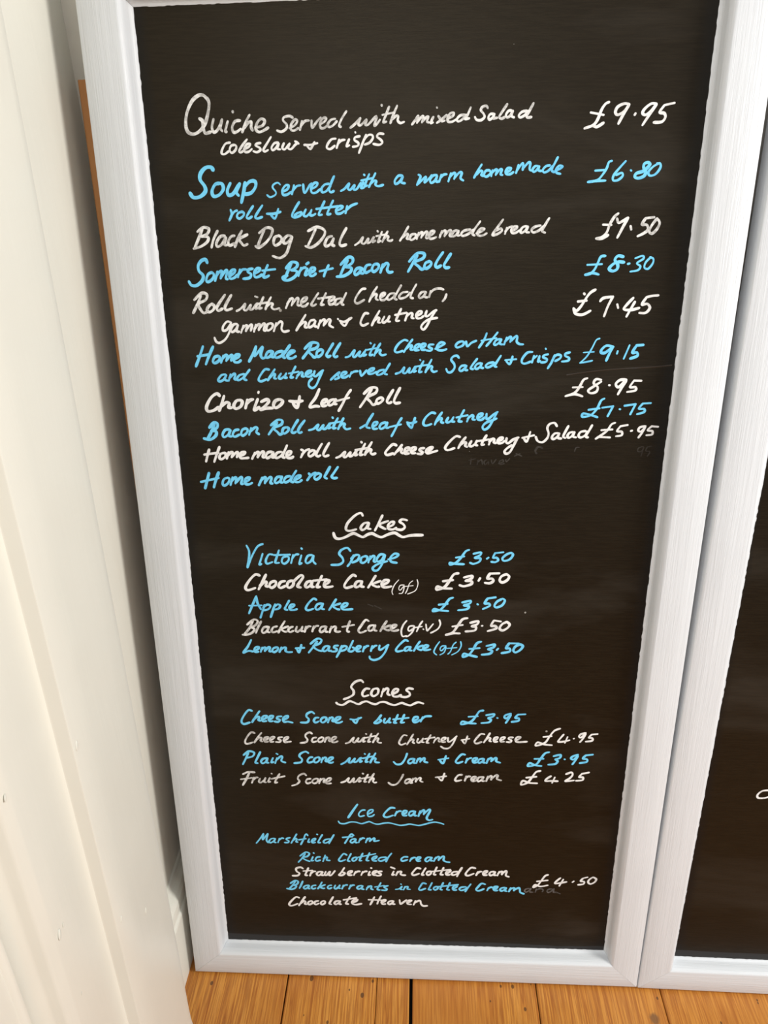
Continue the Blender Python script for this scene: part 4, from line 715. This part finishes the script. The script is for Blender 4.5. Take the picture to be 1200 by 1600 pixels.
        (3.04, '5319,3913 5259,3892 5207,3801 5144,3701 5056,3665 5080,3736 5167,3702 5284,3697;5127,3790 5266,3811;5473,3826 5416,3777 5401,3740 5473,3745 5574,3743;5531,3808 5499,3709;5688,3869 5758,3901 5780,3860 5743,3798 5686,3746 5805,3764;5912,3881 5876,3824 5928,3820 5927,3773 5837,3759;5912,3881 6007,3906'),
    ]),
    ('heading', 'blue', 'Ice Cream', [
        (3.52, '2670,3236 2599,3116 2528,2990'),
        (2.52, '2781,3137 2730,3127 2686,3063 2704,3017 2767,3034;2822,3059 2885,3102 2902,3144 2855,3140 2820,3089 2829,3024 2884,3029 2918,3059'),
        (3.17, '3224,3187 3160,3188 3083,3103 3059,3041 3106,3016 3197,3054;3255,3124 3226,3049;3235,3085 3283,3131 3314,3135;3340,3077 3392,3108 3402,3143 3362,3142 3338,3097 3350,3057 3397,3058;3511,3141 3457,3131 3433,3083 3457,3054 3497,3085 3528,3136 3514,3071 3542,3060;3603,3144 3576,3053;3587,3097 3646,3163 3663,3149 3654,3087;3658,3099 3729,3178 3748,3155 3699,3027 3731,2984 3785,2995'),
    ]),
    ('underline', 'blue', '~', [
        (2.38, '2377,2917 2403,2879 2473,2875 2558,2908 2642,2908 2726,2884 2811,2917 2851,2924 2918,2891 2978,2884 3074,2908 3139,2913 3218,2895 3302,2874 3374,2883 3445,2903 3517,2891 3589,2882 3684,2912 3803,2951 3886,2942 3953,2918'),
    ]),
    ('menu_line', 'blue', 'Marshfield farm', [
        (2.68, '1225,2641 1176,2557 1105,2457;1225,2635 1208,2528 1292,2644 1265,2530 1287,2476;1388,2559 1338,2548 1303,2498 1326,2474 1372,2506 1400,2553 1379,2494 1410,2480;1466,2562 1440,2481;1452,2522 1499,2566 1528,2564;1627,2580 1584,2566 1571,2544 1607,2518 1593,2490 1543,2485;1733,2651 1685,2561 1644,2480;1663,2520 1715,2568 1733,2553 1719,2510 1743,2502;1903,2632 1883,2659 1859,2631 1839,2566 1790,2458;1762,2545 1871,2571;1923,2569 1903,2511 1928,2509;2044,2659 2051,2656;1965,2519 2008,2551 2018,2579 1984,2572 1958,2531 1971,2498 2011,2506;2124,2653 2076,2560 2057,2507 2091,2505;2236,2581 2169,2563 2138,2519 2167,2499 2226,2532 2250,2575;2302,2659 2255,2566 2223,2492'),
        (2.9, '2600,2658 2572,2681 2542,2656 2517,2606 2465,2507;2434,2615 2580,2636;2623,2595 2574,2584 2549,2544 2573,2520 2610,2546 2635,2589 2620,2537 2649,2526;2701,2607 2675,2527;2686,2567 2733,2611 2764,2609;2810,2611 2782,2531;2793,2571 2837,2615 2856,2603 2844,2558;2851,2564 2903,2617 2919,2606 2912,2563 2985,2578'),
    ]),
    ('menu_line', 'blue', 'Rich Clotted cream', [
        (2.78, '1846,2281 1798,2195 1737,2115;1768,2235 1855,2312 1913,2287 1876,2230 1801,2205 1861,2157 1912,2137;1965,2224 1937,2151 1970,2155;1978,2302 1983,2296;2076,2228 2029,2220 2003,2175 2021,2145 2074,2166;2156,2262 2118,2142;2127,2193 2167,2228 2187,2217 2175,2173 2222,2165'),
        (2.85, '2486,2281 2440,2304 2389,2234 2363,2180 2392,2156 2464,2190;2553,2308 2515,2223 2499,2173 2530,2162;2621,2243 2586,2226 2570,2188 2594,2167 2635,2203 2635,2237 2621,2243;2732,2321 2696,2230 2681,2180 2713,2181;2838,2334 2802,2243 2789,2190 2823,2185;2655,2241 2928,2322;2882,2206 2934,2239 2947,2274 2905,2260 2875,2228 2890,2188 2939,2184;3088,2261 3007,2251 2971,2213 3006,2183 3077,2220 3113,2255;3172,2338 3120,2256 3088,2177'),
        (3.0, '3416,2279 3362,2277 3321,2236 3338,2196 3413,2224;3477,2260 3452,2197;3462,2229 3501,2267 3533,2272;3560,2223 3606,2256 3613,2284 3574,2279 3552,2242 3569,2205 3613,2210'),
        (2.99, '3768,2287 3715,2279 3686,2231 3711,2201 3752,2237 3783,2281 3766,2225 3803,2220;3846,2290 3818,2212;3827,2252 3879,2303 3899,2289 3888,2236;3895,2255 3952,2312 3972,2298 3963,2239 4002,2210 4054,2202'),
    ]),
    ('menu_line', 'white', 'Strawberries in Clotted Cream', [
        (3.16, '1801,1989 1762,2016 1696,1988 1701,1931 1742,1895 1710,1849 1634,1843;1884,2002 1845,1905 1833,1864 1860,1859;1804,1942 1947,1960;1930,1928 1905,1854;1917,1896 1958,1938 1993,1943;2088,1940 2038,1932 2011,1893 2035,1862 2076,1889 2103,1935 2083,1877 2113,1872;2153,1943 2133,1882 2165,1877 2212,1942;2222,1946 2200,1885 2235,1877 2295,1964;2443,2030 2393,1937 2357,1885 2409,1884 2448,1926 2416,1944;2499,1910 2547,1943 2560,1972 2516,1964 2492,1925 2509,1891 2554,1893;2615,1962 2588,1891;2599,1929 2647,1966 2679,1970;2726,1966 2702,1896;2713,1934 2758,1970 2788,1975;2835,1970 2814,1903 2844,1908;2856,2043 2863,2040;2884,1925 2931,1959 2944,1987 2902,1979 2876,1941 2891,1907 2930,1908;3018,1984 2976,1976 2968,1954 3005,1930 2992,1901 2943,1896;3205,1991 3180,1924 3210,1929;3163,2071 3217,2045;3269,1988 3239,1917;3251,1956 3296,1992 3320,1984 3308,1942 3338,1925 3382,1923'),
        (3.27, '3612,2061 3558,2068 3509,2004 3485,1953 3517,1929 3593,1963;3693,2073 3652,1987 3638,1943 3667,1941;3762,2014 3723,2000 3708,1962 3733,1941 3772,1967 3777,2005 3762,2014;3863,2096 3830,2004 3819,1957 3846,1951;3966,2090 3935,2008 3922,1961 3958,1956;3791,2012 4069,2060;4009,1980 4060,2013 4072,2042 4030,2034 4002,1992 4017,1958 4061,1960;4181,2024 4117,2015 4090,1977 4118,1956 4174,1983 4201,2019;4245,2102 4208,2025 4174,1930'),
        (3.24, '4447,2100 4386,2110 4323,2030 4305,1976 4342,1953 4428,1997;4491,2030 4466,1967;4475,1999 4517,2035 4546,2039;4575,1993 4619,2026 4628,2055 4590,2047 4567,2009 4582,1975 4626,1977;4735,2046 4687,2038 4664,2000 4685,1970 4727,1996 4750,2041 4735,1984 4765,1979;4813,2050 4787,1971;4795,2012 4841,2054 4861,2042 4854,1995;4858,2014 4909,2066 4924,2045 4915,1979 4960,1956'),
    ]),
    ('menu_line', 'blue', 'Blackcurrants in Clotted Cream', [
        (2.92, '1671,1733 1622,1651 1568,1581;1594,1691 1667,1749 1714,1728 1691,1676 1630,1651;1630,1651 1680,1640 1660,1598 1600,1569 1530,1583;1785,1738 1748,1640 1728,1597;1872,1661 1821,1649 1794,1613 1818,1588 1855,1615 1882,1655 1864,1603 1892,1594;1985,1666 1939,1654 1920,1618 1944,1593 1983,1611;2085,1731 2050,1652 2018,1600;2133,1682 2057,1637 2098,1610 2124,1614;2231,1676 2191,1665 2172,1629 2196,1607 2234,1628;2294,1679 2275,1627 2302,1608 2340,1645;2364,1682 2342,1629 2367,1621;2421,1684 2397,1612;2408,1651 2449,1688 2479,1693;2534,1689 2507,1614;2518,1653 2559,1690 2591,1694;2709,1690 2658,1678 2633,1642 2657,1617 2698,1644 2721,1684 2705,1629 2735,1617;2808,1684 2777,1609;2788,1645 2841,1689 2860,1677 2850,1635 2879,1617;3003,1756 2962,1665 2949,1623 2984,1615;2910,1669 3055,1704;3114,1703 3065,1688 3057,1666 3096,1639 3076,1612 3014,1613'),
        (2.45, '3231,1635 3288,1650 3330,1696 3308,1641 3338,1636;3313,1746 3320,1740;3380,1698 3355,1633;3365,1669 3404,1699 3424,1691 3414,1652 3459,1647'),
        (2.95, '3701,1766 3651,1776 3610,1702 3593,1656 3623,1638 3694,1673;3794,1789 3758,1698 3744,1656 3779,1651;3869,1719 3832,1704 3820,1672 3845,1651 3882,1678 3884,1713 3869,1719;3966,1796 3933,1705 3922,1664 3951,1658;4069,1800 4039,1710 4025,1665 4062,1660;3894,1717 4193,1770;4119,1685 4165,1715 4176,1747 4135,1739 4111,1700 4126,1663 4171,1664;4316,1731 4246,1719 4215,1682 4247,1658 4311,1686 4342,1726;4389,1788 4344,1710 4309,1638'),
        (3.26, '4609,1794 4550,1804 4496,1729 4473,1687 4510,1660 4590,1701;4665,1730 4643,1672;4651,1704 4691,1737 4716,1738;4744,1701 4790,1729 4801,1758 4757,1753 4736,1714 4755,1680 4799,1681;4911,1740 4863,1732 4840,1699 4863,1671 4906,1699 4929,1734 4914,1683 4941,1671;5002,1737 4976,1667;4984,1705 5041,1742 5061,1730 5051,1689;5057,1702 5119,1745 5139,1721 5150,1658 5205,1632'),
    ]),
    ('menu_line', 'white', 'Chocolate Heaven', [
        (3.22, '1714,1402 1664,1416 1589,1335 1549,1264 1583,1233 1685,1280;1808,1423 1751,1332 1704,1245;1729,1288 1787,1340 1812,1325 1800,1285 1825,1273;1901,1348 1863,1327 1848,1290 1873,1272 1917,1300 1919,1339 1901,1348;2018,1353 1969,1338 1950,1301 1975,1276 2021,1301;2104,1357 2066,1339 2052,1299 2076,1281 2115,1309 2122,1345 2104,1357;2251,1442 2208,1352 2189,1305 2219,1290;2345,1367 2294,1356 2268,1318 2292,1293 2331,1321 2360,1362 2341,1309 2371,1300;2516,1459 2468,1363 2452,1317 2485,1308;2416,1390 2616,1438;2548,1334 2610,1369 2635,1406 2585,1401 2546,1350 2565,1309 2621,1304 2694,1324'),
        (3.17, '2900,1469 2864,1380 2833,1310;3005,1490 2964,1401 2944,1332;2809,1410 3010,1409;3014,1354 3062,1386 3075,1415 3035,1410 3009,1370 3024,1332 3069,1334;3187,1404 3137,1392 3112,1355 3137,1330 3175,1358 3200,1398 3182,1345 3215,1337;3293,1425 3307,1347 3338,1368 3400,1429;3415,1372 3462,1400 3480,1426 3437,1421 3413,1388 3425,1349 3475,1345;3542,1419 3513,1337;3525,1376 3595,1425 3620,1410 3628,1361 3663,1321 3725,1327'),
    ]),
    ('price', 'white', '£4.50', [
        (2.96, '5549,2017 5505,1990 5451,1888 5407,1808 5344,1764 5370,1816 5445,1787 5559,1814;5393,1883 5551,1911;5740,1963 5682,1895 5666,1853 5742,1866 5837,1892;5785,1936 5734,1809;5926,1889 5946,1909;6081,1973 6049,1916 6101,1906 6092,1861 6017,1843;6081,1973 6146,1995;6225,1998 6174,1949 6162,1896 6200,1866 6257,1903 6278,1963 6232,1998'),
    ]),
    ('erased_writing', 'ghost', 'faint', [
        (2.22, '5289,1740 5236,1728 5214,1689 5240,1665 5286,1705 5309,1741 5293,1677 5342,1669;5392,1735 5379,1671;5384,1709 5447,1743 5497,1720 5483,1682;5629,1745 5577,1736 5555,1697 5581,1673 5631,1713 5658,1749 5653,1682 5694,1684 5757,1655'),
    ]),
    ('erased_writing', 'ghost2', 'faint', [
        (1.52, '4189,8530 4181,8459;4160,8506 4238,8526;4274,8510 4264,8453;4269,8479 4314,8514 4329,8457;4376,8515 4348,8490 4363,8453 4401,8490 4402,8458;4435,8515 4453,8466 4494,8521;4526,8466 4584,8491 4573,8515 4535,8491 4546,8458 4595,8467;4612,8516 4623,8491 4660,8532;4717,8563 4784,8593;4735,8593 4805,8563'),
    ]),
    ('erased_writing', 'ghost2', 'faint', [
        (1.5, '5053,8659 5003,8675 4970,8624 4983,8594'),
    ]),
    ('erased_writing', 'ghost2', 'faint', [
        (1.48, '6264,8689 6209,8669 6204,8629 6248,8629 6269,8679 6248,8569;6313,8683 6299,8635 6348,8623 6325,8569;6313,8683 6360,8691'),
    ]),
    ('erased_writing', 'ghost2', 'faint', [
        (1.5, '5052,8671 4993,8683 4961,8634 4989,8598'),
    ]),
    ('erased_writing', 'ghost2', 'faint', [
        (1.49, '5497,8676 5459,8672 5443,8626'),
    ]),
    ('erased_writing', 'ghost2', 'faint', [
        (1.36, '2964,6504 3060,6453;2879,6521 2943,6494'),
    ]),
]

# ---------------------------------------------------------------- framed blackboards
LEAN = math.radians(9.0)
DEPTH = 0.030
REC = 0.020
# distance in from the outer edge, height (0 = front face)
PROFILE = [(0.0, -0.030), (0.0, -0.0022), (0.0007, -0.0007), (0.0022, 0.0), (0.0220, 0.0002), (0.0400, 0.0), (0.0412, -0.0002), (0.0425, -0.0009),
           (0.0443, -0.0027), (0.0458, -0.0054), (0.0470, -0.0090), (0.0478, -0.0130), (0.0486, -0.0160), (0.0500, -0.0182), (0.0520, -0.0194), (0.0520, -0.0300)]


def chalkboard(name, outer, inner, yaw, origin, seed):
    """outer / inner: corner points bl, br, tr, tl in the plane of the board, metres"""
    r = random.Random(seed)
    root = empty(name, origin)
    root.rotation_euler = (math.radians(90) - LEAN, 0, yaw)
    W = 0.052
    names = ['rail', 'stile', 'rail', 'stile']
    for s in range(4):
        o0, o1, i0, i1 = outer[s], outer[(s + 1) % 4], inner[s], inner[(s + 1) % 4]
        L_ = math.dist(o0, o1); n = int(L_ / 0.0028)
        gap = 0.00018 / L_
        rings = []
        low = 0.0; tgt = 0.0
        for i in range(n + 1):
            t = gap + (1 - 2 * gap) * i / n
            if i % 2 == 0: tgt = r.uniform(-0.0005, 0.0005)
            low += (tgt - low) * 0.9
            ring = []
            for (u, h) in PROFILE:
                fr = u / W
                a = [o0[d] + (i0[d] - o0[d]) * fr for d in (0, 1)]
                b = [o1[d] + (i1[d] - o1[d]) * fr for d in (0, 1)]
                tt = t
                x = a[0] + (b[0] - a[0]) * tt; y = a[1] + (b[1] - a[1]) * tt
                if 0.049 < u and 3 < i < n - 3:
                    ax = (b[1] - a[1]) / L_; ay = -(b[0] - a[0]) / L_
                    j = low * (1.0 if u > 0.0505 else 0.12)
                    x += ax * j; y += ay * j
                ring.append((x, y, h))
            rings.append(ring)
        mesh_obj(names[s], *loft(rings), FRAME_ACROSS if s % 2 == 0 else FRAME_UP, root, smooth=True)
        me = root.children[-1].data if False else None
    for c in [o for o in bpy.data.objects if o.parent == root]:
        m = c.modifiers.new('edges', 'EDGE_SPLIT'); m.split_angle = math.radians(38)
    xs = [p[0] for p in inner]; ys = [p[1] for p in inner]
    mat = panel_paint(name + '_paint', (min(xs), max(xs)), (min(ys), max(ys)))
    g = 0.004
    pts = [(inner[0][0] - g, inner[0][1] - g), (inner[1][0] + g, inner[1][1] - g), (inner[2][0] + g, inner[2][1] + g), (inner[3][0] - g, inner[3][1] + g)]
    rg = [[(x, y, -0.0265) for x, y in pts], [(x, y, -REC) for x, y in pts]]
    mesh_obj('black_panel', *loft(rg), mat, root)
    bk = [[(x * 1.0, y, -0.0298) for x, y in pts], [(x, y, -0.0268) for x, y in pts]]
    mesh_obj('backing_board', *loft(bk), HARD, root)
    return root


LIFT = DEPTH * math.sin(LEAN)
ob = [(-0.0018, -0.0012), (0.7031, 0.0014), (0.7072, 1.395), (0.0005, 1.388)]
ib = [(0.0515, 0.0480), (0.6516, 0.0538), (0.6528, 1.3430), (0.0535, 1.3362)]
menu = chalkboard('menu_board', ob, ib, 0.0, (0, 0, LIFT + 0.0010), 3)
menu['label'] = 'leaning blackboard in a white wooden frame with the blue and white handwritten menu prices'
menu['category'] = 'menu board'
for ln in LINES:
    write(*ln, menu, -REC)
# shallow ridge in the paint across the right-hand side
sv = []; sf = []
for i in range(25):
    t = i / 24
    x = 0.5278 + t * (0.6491 - 0.5278); y = 0.9553 + t * 0.0124 + 0.0012 * math.sin(t * 5)
    hh = 0.0004 * math.sin(math.pi * min(1, t * 1.3 + 0.1) if t < 0.7 else 1.57)
    sv += [(x, y - 0.0009, -REC + 0.00002), (x, y, -REC + 0.00003 + abs(hh)), (x, y + 0.0005, -REC + 0.00002)]
for i in range(24):
    a = i * 3
    sf += [(a, a + 1, a + 4, a + 3), (a + 1, a + 2, a + 5, a + 4)]
RIDGE = plain('ridge_paint', (0.030, 0.024, 0.018), 0.35)
mesh_obj('paint_ridge', sv, sf, RIDGE, menu)

ob2 = [(0.0, 0.0), (0.705, 0.0), (0.7215, 1.392), (0.0165, 1.392)]
ib2 = [(0.0570, 0.0475), (0.6520, 0.0500), (0.6700, 1.3400), (0.0765, 1.3400)]
LINE_NEXT = ('menu_line', 'white', 'o', [(2.9, '1528,3694 1415,3679 1354,3610 1372,3555 1461,3558 1551,3606 1576,3673 1500,3704;1634,3697 1639,3564;1637,3631 1696,3699 1767,3701')])
nxt = chalkboard('chalkboard', ob2, ib2, math.radians(-0.6), (0.7045, 0.0, LIFT + 0.0010), 8)
nxt['label'] = 'second white-framed blackboard at the right edge, nearly blank, butted against the menu board'
nxt['category'] = 'chalkboard'
write(*LINE_NEXT, nxt, -REC)

# ---------------------------------------------------------------- brown wooden slat behind the menu board
slat = empty('wooden_slat', (0, 0, LIFT + 0.0010))
slat.rotation_euler = (math.radians(90) - LEAN, 0, 0)
slat['label'] = 'narrow orange-brown wooden frame standing behind the left edge of the menu board'
slat['category'] = 'wooden frame'


def bar(name, p0, p1, w, z0, z1):
    d = Vector((p1[0] - p0[0], p1[1] - p0[1])).normalized(); nrm = Vector((d.y, -d.x))
    c = [(p0[0], p0[1]), (p1[0], p1[1])]
    vs_ = []
    b = 0.0012
    for (x, y) in c:
        for (u, z) in ((0, z0 + b), (0, z1 - b), (b, z1), (w - b, z1), (w, z1 - b), (w, z0 + b)):
            vs_.append((x + nrm.x * u, y + nrm.y * u, z))
    fs = [(k, (k + 1) % 6, (k + 1) % 6 + 6, k + 6) for k in range(6)] + [(5, 4, 3, 2, 1, 0), (6, 7, 8, 9, 10, 11)]
    return mesh_obj(name, vs_, fs, BROWN, slat)


bar('upright', (-0.0015, 0.003), (-0.0216, 1.274), 0.042, -0.047, -0.033)
bar('upright', (0.5600, 0.003), (0.5399, 1.274), 0.042, -0.047, -0.033)
bar('crossbar', (0.0195, 1.232), (0.5380, 1.232), 0.042, -0.046, -0.034)
